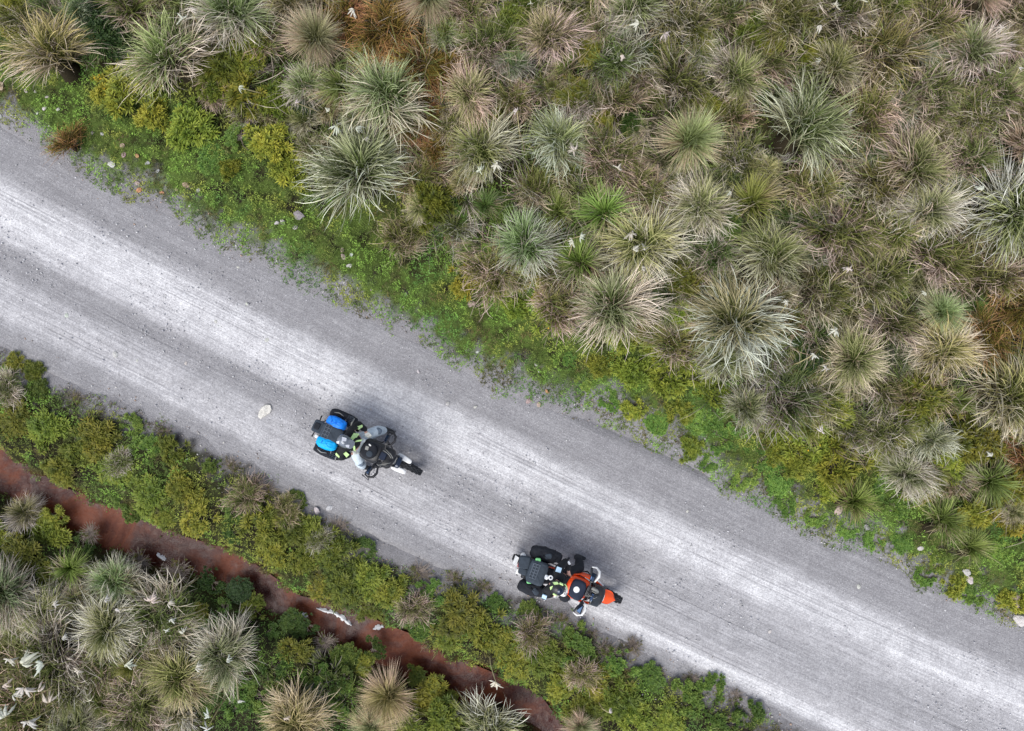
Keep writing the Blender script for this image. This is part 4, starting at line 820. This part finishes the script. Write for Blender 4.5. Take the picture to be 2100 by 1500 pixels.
    for sy in (-1, 1):
        mr = empty('mirror', parent=root); yy = .27 if st == 1 else .25
        MB().tube([(bx + .02, .25 * sy, bz), (bx + .03, .27 * sy, bz + .09), (bx, (yy + .03) * sy, bz + .16)], .008, 6).xf(fn).build('stem', 'black_plastic', mr)
        c_ = Vector((bx - .005, (yy + .05) * sy, bz + .18)); w_ = .085
        V = [c_ + Vector(q) for q in ((-.02, -w_ * sy, -.045), (.03, -w_ * sy, .035), (.035, w_ * sy * .9, .03), (-.03, w_ * sy * .8, -.05))]
        MB().plate(V, .022).xf(fn).build('housing', 'black_plastic', mr, shade=False)
        nrm = (V[1] - V[0]).cross(V[2] - V[0]).normalized(); off = nrm * (.0135 * (1 if nrm.z > 0 else -1)); ce = sum(V, Vector()) / 4
        MB().plate([ce + (q - ce) * .86 + off for q in V], .004).xf(fn).build('mirror_glass', 'mirror_glass', mr, shade=False)
    MB().sell((bx + .07, 0, bz - .05), (.06, .11, .03), (.4, .4)).tube([(bx + .07, 0, bz - .05), (.56, 0, .88)], .03, 8).xf(fn).build('triple_clamp', 'dark_metal', root)
    # cables
    rc = random.Random(5 + st)
    for i in range(7):
        y0 = rc.uniform(-.22, .22); x0 = bx + rc.uniform(0, .08)
        MB().tube([(x0, y0, bz - .01), (x0 + .12, y0 * .7 + rc.uniform(-.05, .05), bz + rc.uniform(.01, .06)), (x0 + .18, y0 * .3, bz - .02), (.55, y0 * .2, .88)], .006, 5).build('cable', 'strap_grey' if i % 3 == 0 else 'black_rubber', root)
    # front end
    if st == 1:
        MB().sell((.45, 0, .93), (.15, .19, .12), (.6, .55)).build('front_fairing', 'black_plastic', root)
        MB().plate([(.42, -.18, 1.02), (.58, -.14, .94), (.61, 0, .92), (.58, .14, .94), (.42, .18, 1.02), (.40, .10, 1.05), (.40, -.10, 1.05)], .012).build('windscreen', 'smoked_screen', root, shade=False)
        for sy in (-1, 1):
            MB().sell((.73, .115 * sy, .70), (.15, .048, .035), (.5, .6), (0, rad(14), rad(-4 * sy))).xf(fn).build('fender_wing', 'white_plastic', root)
        MB().plate([(.60, -.12, .73), (.60, .12, .73), (.66, .10, .76), (.66, -.10, .76)], .02).xf(fn).build('front_fender', 'white_plastic', root, shade=False)
        MB().sell((.68, 0, .84), (.05, .11, .07), (.5, .5)).build('headlight', 'visor_dark', root)
        MB().sell((.40, 0, 1.08), (.06, .07, .025), (.3, .3), (0, rad(-25), 0)).build('dashboard', 'navy_fabric', root)
    else:
        MB().sell((.52, .0, .96), (.12, .17, .10), (.6, .55)).build('front_fairing', 'black_plastic', root)
        MB().sell((.50, -.09, 1.04), (.10, .11, .035), (.5, .4), (rad(8), rad(18), 0)).build('windscreen', 'smoked_screen', root)
        MB().sell((.42, -.06, 1.08), (.025, .07, .03), (.3, .3), (0, rad(-25), 0)).build('dashboard', 'mirror_glass', root)
        MB().sell((.43, .07, 1.05), (.08, .045, .045), (.8, .8), (0, 0, rad(-10))).build('horn_pouch', 'strap_grey', root)
        # high beak fender, a tapering tongue
        V = []; F = []; n = 10
        for i in range(n + 1):
            t = i / n; xx = .56 + .36 * t; w_ = .085 + .045 * math.sin(math.pi * min(1, t * .95)) - .075 * t ** 12; zz = .86 - .10 * t - .04 * t * t
            for j in range(9): q = -1 + j / 4; V.append((xx - .03 * q * q * t, w_ * q, zz - .035 * q * q))
        for i in range(n):
            for j in range(8): a_ = i * 9 + j; F.append((a_, a_ + 1, a_ + 10, a_ + 9))
        k = len(V); V2 = [(v[0], v[1], v[2] - .012) for v in V]; F += [tuple(x + k for x in reversed(f)) for f in F]
        ed = [j for j in range(9)] + [i * 9 + 8 for i in range(1, n + 1)] + [n * 9 + j for j in range(7, -1, -1)] + [i * 9 for i in range(n - 1, 0, -1)]
        F += [(ed[i], ed[(i + 1) % len(ed)], ed[(i + 1) % len(ed)] + k, ed[i] + k) for i in range(len(ed))]
        MB().add(V + V2, F).xf(fn).build('front_fender', 'orange_plastic', root)
        MB().sell((.62, -.02, .90), (.045, .075, .05), (.5, .5)).build('headlight', 'white_plastic', root)
    MB().sell((-.98, 0, .80), (.03, .07, .03), (.4, .4)).build('tail_light', 'red_lens', root)
    MB().plate([(-1.02, -.08, .70), (-1.02, .08, .70), (-1.08, .08, .56), (-1.08, -.08, .56)], .008).build('number_plate', 'white_plastic', root, shade=False)
    for sy in (-1, 1):
        MB().tube([(-.95, .09 * sy, .83), (-.96, .21 * sy, .84)], [.008, .016], 6).build('turn_signal', 'black_rubber', root)
        MB().tube([(-.2, .13 * sy, .80), (-.35, .22 * sy, .84), (-.80, .22 * sy, .86), (-.88, .12 * sy, .86)], .010, 6).build('luggage_rack', 'dark_metal', root)
def skin_obj(name, nodes, edges, mat, parent, sub=2, o=(0, 0, 0)):
    """one continuous surface grown over a skeleton: nodes {name: (x, y, z, rx, ry)}"""
    ks = list(nodes); me = bpy.data.meshes.new(name); me.from_pydata([[nodes[k][i] - o[i] for i in range(3)] for k in ks], [(ks.index(a_), ks.index(b_)) for a_, b_ in edges], [])
    ob = bpy.data.objects.new(name, me); C.objects.link(ob); md = ob.modifiers.new('skin', 'SKIN'); md.use_smooth_shade = True
    for i, k in enumerate(ks):
        sv = me.skin_vertices[0].data[i]; sv.radius = (nodes[k][3], nodes[k][4]); sv.use_root = (i == 0)
    md2 = ob.modifiers.new('sub', 'SUBSURF'); md2.levels = sub; md2.render_levels = sub
    dg = bpy.context.evaluated_depsgraph_get(); dg.update(); m2 = bpy.data.meshes.new_from_object(ob.evaluated_get(dg)); m2.name = name
    if name in ('jacket', 'trousers'):      # folds of cloth
        for v_ in m2.vertices:
            c_ = v_.co; f_ = float(fbm(c_.x * 9 + c_.z * 4, c_.y * 9 + c_.z * 5, 1.2, 7, 3)) - .5; v_.co = c_ + v_.normal * f_ * (.05 if name == 'jacket' else .035)
    ob.modifiers.clear(); ob.data = m2; m2.materials.clear(); m2.materials.append(MT[mat]); ob.parent = parent; return ob
def rider(root, st, hip, chest, head, L, R, lk, la, rk, ra, label, mats):
    """L / R = shoulder, elbow, hand ; lk, la = left knee, ankle"""
    p = on(root, 'person', (hip[0], hip[1], .9), label, 'person'); o = (hip[0], hip[1], .9)
    v = lambda q, r1, r2=None: (*q, r1, r2 or r1); mid = lambda a_, b_, t=.5: tuple(a_[i] * (1 - t) + b_[i] * t for i in range(3))
    neck = mid(chest, head, .62)
    def limb(k): return {'pel': v(hip, k + .12, k + .10), 'wst': v(mid(hip, chest), k + .115, k + .09), 'cst': v(chest, k + .14, k + .10), 'upc': v(mid(chest, neck, .5), k + .12, k + .08)}
    nodes = limb(-.015); nodes.update({'nck': v(neck, .05), 'hd': v(head, .075, .085), 'tp': v((head[0], head[1], head[2] + .09), .06)})
    E_ = [('pel', 'wst'), ('wst', 'cst'), ('cst', 'upc'), ('upc', 'nck'), ('nck', 'hd'), ('hd', 'tp')]
    for t, (s_, e_, h_) in (('l', L), ('r', R)):
        nodes.update({t + 's': v(s_, .055), t + 'e': v(e_, .04), t + 'w': v(mid(e_, h_, .88), .026, .03), t + 'h': v(h_, .040, .022)}); E_ += [('upc', t + 's'), (t + 's', t + 'e'), (t + 'e', t + 'w'), (t + 'w', t + 'h')]
        dv = (Vector(h_) - Vector(e_)).normalized(); sd = dv.cross(Vector((0, 0, 1))).normalized()
        for i, (off, ln) in enumerate(((-.030, .075), (-.010, .088), (.010, .084), (.028, .068))):      # four fingers, curled down over what they hold
            b_ = Vector(h_) + dv * .03 + sd * off; m_ = b_ + dv * ln * .55 + Vector((0, 0, -.006)); t_ = m_ + dv * ln * .25 + Vector((0, 0, -.035))
            nodes.update({f'{t}f{i}a': v(b_, .010), f'{t}f{i}b': v(m_, .0095), f'{t}f{i}c': v(t_, .008)}); E_ += [(t + 'h', f'{t}f{i}a'), (f'{t}f{i}a', f'{t}f{i}b'), (f'{t}f{i}b', f'{t}f{i}c')]
        sg_ = -1 if t == 'r' else 1
        tb = Vector(h_) - dv * .01 - sd * .035 * -sg_; tt = tb + dv * .045 - sd * .02 * -sg_ + Vector((0, 0, -.015)); nodes.update({t + 'ta': v(tb, .011), t + 'tb': v(tt, .009)}); E_ += [(t + 'h', t + 'ta'), (t + 'ta', t + 'tb')]
    hips = {'l': (hip[0] + .02, hip[1] + .10, hip[2] - .02), 'r': (hip[0] + .02, hip[1] - .10, hip[2] - .02)}
    for t, k_, a_ in (('l', lk, la), ('r', rk, ra)):
        nodes.update({t + 'hp': v(hips[t], .085), t + 'k': v(k_, .058), t + 'a': v(a_, .035), t + 't': v((a_[0] + .10, a_[1] + .01, a_[2] - .065), .022, .025)}); E_ += [('pel', t + 'hp'), (t + 'hp', t + 'k'), (t + 'k', t + 'a'), (t + 'a', t + 't')]
    skin_obj('body', nodes, E_, 'skin', p, 2, o)
    # jacket
    nj = limb(.018); nj.update({'cl': v(mid(chest, neck, .85), .075)}); Ej = [('pel', 'wst'), ('wst', 'cst'), ('cst', 'upc'), ('upc', 'cl')]
    nj['pel'] = v((hip[0] + .035, hip[1], hip[2] + .07), .21, .17)
    for t, (s_, e_, h_) in (('l', L), ('r', R)):
        nj.update({t + 's': v(s_, .085), t + 'u': v(mid(s_, e_), .072), t + 'e': v(e_, .064), t + 'w': v(mid(e_, h_, .78), .046)}); Ej += [('upc', t + 's'), (t + 's', t + 'u'), (t + 'u', t + 'e'), (t + 'e', t + 'w')]
    skin_obj('jacket', nj, Ej, 'jacket_black', p, 2, o)
    nt_ = {'pel': v(hip, .125, .11)}; Et = []
    for t, k_, a_ in (('l', lk, la), ('r', rk, ra)):
        nt_.update({t + 'hp': v((hips[t][0], hips[t][1], hips[t][2] - .03), .105), t + 'm': v(mid(hips[t], k_, .55), .105), t + 'k': v(k_, .098), t + 'c': v(mid(k_, a_, .4), .086), t + 'e': v(mid(k_, a_, .72), .074)}); Et += [('pel', t + 'hp'), (t + 'hp', t + 'm'), (t + 'm', t + 'k'), (t + 'k', t + 'c'), (t + 'c', t + 'e')]
    skin_obj('trousers', nt_, Et, mats['trousers'], p, 2, o)
    for t, k_, a_ in (('l', lk, la), ('r', rk, ra)):
        up = mid(k_, a_, .62)
        skin_obj('boot', {'a': v(a_, .058), 'u': v(up, .062), 'h': v((a_[0] - .06, a_[1], a_[2] - .07), .045), 'b': v((a_[0] + .06, a_[1] + .005, a_[2] - .06), .045, .05), 't': v((a_[0] + .17, a_[1] + .01, a_[2] - .075), .032, .045)}, [('a', 'u'), ('a', 'h'), ('a', 'b'), ('b', 't')], 'black_rubber', p, 2, o)
        if 'patch' in mats: MB().sell((k_[0] + .015, k_[1], k_[2] + .045), (.07, .06, .05), (.8, .8)).build('knee_patch', mats['patch'], p, o)
    # gloves
    for t, (s_, e_, h_) in (('l', L), ('r', R)):
        gm = mats['glove_' + t]
        if not gm: continue
        dv = (Vector(h_) - Vector(e_)).normalized(); sd = dv.cross(Vector((0, 0, 1))).normalized(); g_ = {'h': v(h_, .048, .030), 'w': v(mid(e_, h_, .80), .046)}; Eg = [('h', 'w')]
        for i, (off, ln) in enumerate(((-.033, .075), (-.011, .088), (.011, .084), (.031, .068))):
            b_ = Vector(h_) + dv * .03 + sd * off; m_ = b_ + dv * ln * .55 + Vector((0, 0, -.006)); t_ = m_ + dv * ln * .25 + Vector((0, 0, -.035))
            g_.update({f'f{i}a': v(b_, .0135), f'f{i}b': v(m_, .013), f'f{i}c': v(t_, .011)}); Eg += [('h', f'f{i}a'), (f'f{i}a', f'f{i}b'), (f'f{i}b', f'f{i}c')]
        sg_ = -1 if t == 'r' else 1; tb = Vector(h_) - dv * .01 + sd * .038 * sg_; tt = tb + dv * .045 + sd * .02 * sg_ + Vector((0, 0, -.015)); g_.update({'ta': v(tb, .015), 'tb': v(tt, .012)}); Eg += [('h', 'ta'), ('ta', 'tb')]
        skin_obj('glove', g_, Eg, gm, p, 2, o)
    return p, o
def panel(p, o, name, mat, pts, t=.012): return MB().plate(pts, t).build(name, mat, p, o, False)
def molle(p, o, name, c, ux, uy, nx_, ny_, mat):
    """a grid of webbing laid on a bag: ux, uy = half axes"""
    m = MB(); c = Vector(c); ux = Vector(ux); uy = Vector(uy)
    for i in range(nx_ + 1): a_ = c - ux + ux * 2 * i / nx_; m.tube([a_ - uy, a_ + uy], .0075, 5, .5)
    for j in range(ny_ + 1): a_ = c - uy + uy * 2 * j / ny_; m.tube([a_ - ux, a_ + ux], .0075, 5, .5)
    return m.build(name, mat, p, o, False)

# ---- the blue-bagged machine
b1 = place((761, 919), 24, 8, 'motorcycle', 'black adventure motorcycle with white front fender and blue bags behind', 'motorcycle')
make_bike(b1, 1, -5)
tb = on(b1, 'tank_bag', (.12, 0, .95), 'round black tank bag with grey label on the blue-bagged motorcycle', 'bag'); o = (.12, 0, .95)
MB().sell((.12, -.01, 1.0), (.15, .15, .07), (.5, .9)).build('bag_body', 'black_fabric', tb, o); MB().torus((0, 0, 0), .14, .008, 30, 6).xf(lambda v: Vector((v.x + .12, v.z - .01, 1.045))).build('piping', 'slate_fabric', tb, o)
MB().plate([(.04, .045, 1.072), (.05, -.02, 1.074), (.11, -.015, 1.074), (.10, .05, 1.072)], .006).build('grey_label', 'strap_grey', tb, o, False)
MB().sell((.16, -.06, 1.065), (.06, .055, .02), (.5, .9)).build('pocket', 'slate_fabric', tb, o)
MB().sell((.10, .085, 1.062), (.028, .014, .008), (.6, .6), (0, 0, rad(-20))).build('white_tag', 'white_plastic', tb, o)
tl = on(b1, 'tail_bag', (-.75, 0, .95), 'slate black tail bag with webbing grid between two blue dry bags', 'bag'); o = (-.75, 0, .95)
MB().sell((-.62, .0, 1.02), (.20, .14, .085), (.35, .4), nu=36, nv=20, wr=.07, seed=2).build('bag_body', 'slate_fabric', tl, o)
molle(tl, o, 'webbing', (-.70, 0, 1.108), (.055, 0, 0), (0, .125, 0), 2, 4, 'web_slate')
MB().sell((-.90, .01, .99), (.095, .115, .06), (.3, .35), (0, rad(6), 0)).build('rear_case', 'slate_fabric', tl, o)
MB().sell((-.91, .01, 1.055), (.05, .06, .015), (.3, .35)).build('case_lid', 'black_fabric', tl, o)
for sy, bm_, lab in ((1, 'deep_blue_fabric', 'bright blue dry bag on the upper side of the black motorcycle'), (-1, 'blue_fabric', 'light blue dry bag on the lower side of the black motorcycle')):
    base = (-.62, .2 * sy, .95); d_ = on(b1, 'dry_bag', base, lab, 'dry bag', 'blue dry bags')
    MB().sell((-.62, .20 * sy, 1.03), (.19, .11, .085), (.8, .75), (0, 0, rad(-3 * sy)), 48, 28, .15, 4 + sy).build('bag_body', 'blue_fabric' if sy > 0 else 'sky_blue_fabric', d_, base)
    MB().tube([(-.70, .10 * sy, 1.07), (-.70, .20 * sy, 1.122), (-.70, .31 * sy, 1.04)], .008, 6, .4).build('strap', 'deep_blue_fabric', d_, base)
    base = (-.58, .34 * sy, .7); d_ = on(b1, 'pannier', base, ('black soft pannier with grey straps on the upper side of the blue-bagged motorcycle', 'black soft pannier with pale straps on the lower side of the blue-bagged motorcycle')[sy < 0], 'pannier', 'soft panniers')
    MB().sell((-.58, .335 * sy, .80), (.26, .105, .17), (.6, .55), (0, 0, 0), 40, 24, .10, 8 + sy).build('bag_body', 'black_fabric', d_, base)
    for xx in (-.50, -.38): MB().tube([(xx, .24 * sy, .90), (xx, .30 * sy, .975), (xx, .40 * sy, .94), (xx, .44 * sy, .80)], .014, 6, .35).build('strap', 'strap_grey', d_, base)
    molle(d_, base, 'webbing', (-.44, .36 * sy, .965), (.05, 0, 0), (0, .05, 0), 2, 3, 'slate_fabric')
    MB().tube([(-.75, .36 * sy, .95), (-.66, .385 * sy, .985), (-.56, .36 * sy, .96)], .009, 6).build('handle', 'strap_grey', d_, base)
wb = on(b1, 'roll_end', (-.86, -.16, .86), 'small white rolled bundle beside the lower blue dry bag', 'bundle'); MB().sell((-.86, -.16, .90), (.045, .04, .04), (.8, .8)).build('cloth_roll', 'white_plastic', wb, (-.86, -.16, .86))
p, o = rider(b1, 1, (-.17, .01, .97), (-.21, .01, 1.25), (-.26, -.01, 1.60), ((-.26, .20, 1.38), (-.22, .36, 1.14), (-.04, .25, .98)), ((-.27, -.19, 1.38), (-.28, -.33, 1.14), (-.10, -.15, 1.02)),
             (.07, .37, .68), (.15, .44, .175), (.02, -.30, .64), (.04, -.38, .08), 'person in black and lime jacket and pale grey trousers astride the blue-bagged motorcycle', {'trousers': 'pale_trousers', 'patch': 'trouser_patch', 'glove_l': 'glove_white', 'glove_r': 'glove_white'})
# lime flashes on the jacket front and shoulders
for pts in ([(-.20, .08, 1.455), (-.13, .13, 1.42), (-.12, .19, 1.40), (-.19, .17, 1.45)], [(-.23, .04, 1.47), (-.17, .05, 1.44), (-.15, .12, 1.42), (-.17, .13, 1.43)], [(-.13, -.01, 1.38), (-.10, -.03, 1.34), (-.07, -.10, 1.27), (-.10, -.09, 1.31)],
            [(-.17, .27, 1.32), (-.14, .33, 1.26), (-.16, .35, 1.24), (-.20, .30, 1.32)], [(-.20, -.22, 1.42), (-.15, -.25, 1.38), (-.13, -.20, 1.38), (-.18, -.18, 1.42)], [(-.33, -.26, 1.40), (-.27, -.29, 1.36), (-.27, -.31, 1.34), (-.33, -.29, 1.37)], [(-.12, .05, 1.36), (-.06, .09, 1.30), (-.05, .12, 1.29), (-.11, .08, 1.35)]):
    c_ = sum((Vector(q) for q in pts), Vector()) / 4; panel(p, o, 'lime_flash', 'neon_lime', [c_ + (Vector(q) - c_) * 1.25 + Vector((.005, 0, .012)) for q in pts], .02)
hm = empty('helmet', parent=p); hc = Vector((-.25, -.01, 1.62)); 
MB().sell(hc, (.132, .108, .135), (.95, .9), (0, rad(-8), rad(-8))).xf(lambda v: v).build('shell', 'helmet_grey', hm, o)
MB().sell(hc + Vector((.10, .0, -.07)), (.07, .07, .055), (.7, .7)).build('chin_bar', 'helmet_silver', hm, o)
MB().sell(hc + Vector((.075, 0, .0)), (.075, .09, .065), (.9, .9)).build('visor', 'visor_dark', hm, o)
for pts in ([(-.30, .05, .128), (-.22, .06, .135), (-.20, .01, .140), (-.27, -.02, .142)], [(-.19, -.05, .127), (-.13, -.02, .112), (-.12, -.07, .10), (-.17, -.08, .115)], [(-.36, -.06, .075), (-.31, -.03, .12), (-.30, -.08, .105), (-.34, -.09, .075)]):
    MB().plate([(x_, y_, 1.622 + z_ * .93) for x_, y_, z_ in pts], .014).build('silver_panel', 'helmet_silver', hm, o, False)
MB().sell(hc + Vector((.12, 0, .085)), (.065, .08, .012), (.5, .7), (0, rad(12), 0)).build('peak', 'helmet_grey', hm, o)

# ---- the orange machine
b2 = place((1158, 1178), 21, 6, 'motorcycle', 'orange adventure motorcycle with orange beak fender and black luggage behind', 'motorcycle')
make_bike(b2, 2, -3)
tb = on(b2, 'tank_bag', (.13, -.02, .95), 'navy tank bag with round white badge on the orange motorcycle', 'bag'); o = (.13, -.02, .95)
MB().sell((.14, -.03, 1.01), (.14, .175, .065), (.45, .6)).build('bag_body', 'navy_fabric', tb, o); MB().sell((.17, -.15, 1.0), (.07, .07, .05), (.5, .5)).build('pocket', 'slate_fabric', tb, o)
MB().tube([(.11, -.03, 1.074), (.11, -.03, 1.082)], .055, 24).build('white_badge', 'white_print', tb, o, False)
tl = on(b2, 'tail_bag', (-.75, 0, .95), 'slate black tail bag with webbing grid behind the orange motorcycle\'s rider', 'bag'); o = (-.75, 0, .95)
MB().sell((-.66, .0, 1.05), (.17, .21, .10), (.35, .4), nu=36, nv=20, wr=.08, seed=3).build('bag_body', 'slate_fabric', tl, o)
molle(tl, o, 'webbing', (-.72, .02, 1.152), (.06, 0, 0), (0, .13, 0), 2, 5, 'web_slate')
MB().sell((-.93, .08, 1.0), (.10, .11, .06), (.3, .35), (0, rad(6), rad(10))).build('rear_pouch', 'slate_fabric', tl, o)
MB().sell((-.90, -.08, .98), (.08, .06, .05), (.4, .4)).build('side_pouch', 'slate_fabric', tl, o)
for c_ in ((-.72, .205, 1.10), (-.74, -.18, 1.08)):
    MB().sell(c_, (.05, .05, .02), (.5, .5), (0, 0, rad(20))).build('green_tag', 'green_fabric', tl, o)
for sy in (1, -1):
    base = (-.6, .30 * sy, .7); d_ = on(b2, 'pannier', base, ('bulky black soft pannier on the upper side of the orange motorcycle', 'compact black soft pannier on the lower side of the orange motorcycle')[sy < 0], 'pannier', 'soft panniers')
    MB().sell((-.62, .32 * sy, .84), (.26, .13, .18), (.75, .7), (0, 0, rad(6)), 40, 24, .16, 12 + sy).build('bag_body', 'black_fabric', d_, base)
    for xx in (-.72, -.56): MB().tube([(xx, .22 * sy, .93), (xx + .02, .31 * sy, .995), (xx, .41 * sy, .93), (xx, .43 * sy, .78)], .012, 6, .35).build('strap', 'strap_grey', d_, base)
    MB().sell((-.56, .33 * sy, 1.0), (.07, .05, .03), (.6, .6), (0, 0, rad(30 * sy))).build('pocket', 'slate_fabric', d_, base)
    if sy > 0: MB().sell((-.40, .36, .86), (.10, .09, .12), (.5, .5), (0, 0, 0), 24, 14, .1, 20).build('side_roll', 'black_fabric', d_, base)
for (c_, lab) in (((-.98, .17, .86), 'white plastic bottle tucked at the upper rear of the orange motorcycle'), ((-.97, -.13, .86), 'white box tucked at the lower rear of the orange motorcycle')):
    w_ = on(b2, 'bottle' if c_[1] > 0 else 'box', c_, lab, 'bottle' if c_[1] > 0 else 'box')
    if c_[1] > 0: MB().tube([(c_[0], c_[1], c_[2] - .02), (c_[0], c_[1], c_[2] + .08), (c_[0], c_[1], c_[2] + .11)], [.05, .05, .02], 12).build('bottle_body', 'white_plastic', w_, c_)
    else: MB().sell(c_, (.035, .05, .05), (.3, .3)).build('box_body', 'white_plastic', w_, c_)
p, o = rider(b2, 2, (-.20, .0, .97), (-.30, .02, 1.27), (-.32, -.04, 1.58), ((-.36, .23, 1.38), (-.24, .40, 1.13), (-.10, .17, 1.00)), ((-.42, -.18, 1.38), (-.42, -.34, 1.13), (-.20, -.26, 1.0)),
             (.12, .30, .66), (.10, .42, .16), (.06, -.30, .64), (.06, -.40, .085), 'person in black jacket and black and lime helmet astride the orange motorcycle', {'trousers': 'black_fabric', 'glove_l': None, 'glove_r': 'glove_white'})
panel(p, o, 'sleeve_print', 'pale_blue_print', [(-.42, .19, 1.475), (-.33, .20, 1.475), (-.33, .28, 1.455), (-.42, .28, 1.46)], .02)
panel(p, o, 'cuff_print', 'white_print', [(-.25, .385, 1.205), (-.21, .41, 1.20), (-.16, .37, 1.175), (-.19, .35, 1.18)], .02)
panel(p, o, 'sleeve_patch', 'pale_blue_print', [(-.48, -.26, 1.40), (-.40, -.26, 1.41), (-.39, -.33, 1.36), (-.47, -.33, 1.35)], .02)
MB().tube([(-.50, .03, 1.375), (-.535, .03, 1.385)], .04, 18).xf(lambda v: v).build('back_badge', 'white_print', p, o, False)
MB().tube([(-.46, .06, 1.465), (-.46, .06, 1.474)], [.042, .042], 18).build('shoulder_badge', 'white_print', p, o, False); MB().tube([(-.46, .06, 1.475), (-.46, .06, 1.479)], .018, 12).build('badge_mark', 'navy_fabric', p, o, False)
hm = empty('helmet', parent=p); hc = Vector((-.31, -.04, 1.60))
MB().sell(hc, (.135, .118, .14), (.95, .9), (0, rad(-8), rad(-8))).build('shell', 'black_plastic', hm, o)
MB().sell(hc + Vector((.035, -.01, .045)), (.085, .085, .10), (.9, .9)).build('visor', 'visor_dark', hm, o)
MB().sell(hc + Vector((.12, -.03, -.07)), (.085, .085, .055), (.7, .7)).build('chin_bar', 'white_plastic', hm, o)
for pts in ([(-.43, .03, .08), (-.36, .07, .10), (-.33, .05, .125), (-.40, .01, .115)], [(-.32, .075, .085), (-.26, .07, .085), (-.25, .05, .11), (-.32, .055, .11)], [(-.44, -.06, .07), (-.41, -.02, .10), (-.41, -.06, .10), (-.42, -.10, .075)], [(-.22, .07, .03), (-.16, .03, .02), (-.13, -.01, -.01), (-.17, .045, -.01)], [(-.36, -.15, .06), (-.30, -.165, .05), (-.29, -.145, .085), (-.35, -.13, .09)]):
    MB().plate([(x_, y_, 1.60 + z_) for x_, y_, z_ in pts], .02).build('lime_flash', 'neon_lime', hm, o, False)
for dx, dy in ((.0, .03), (.028, -.02)):
    MB().torus((0, 0, 0), .018, .005, 14, 5).xf(lambda v: Vector((v.x * 1.0 - .17 + dx, v.z - .07 + dy, 1.587))).build('chin_letter', 'trouser_patch', hm, o)
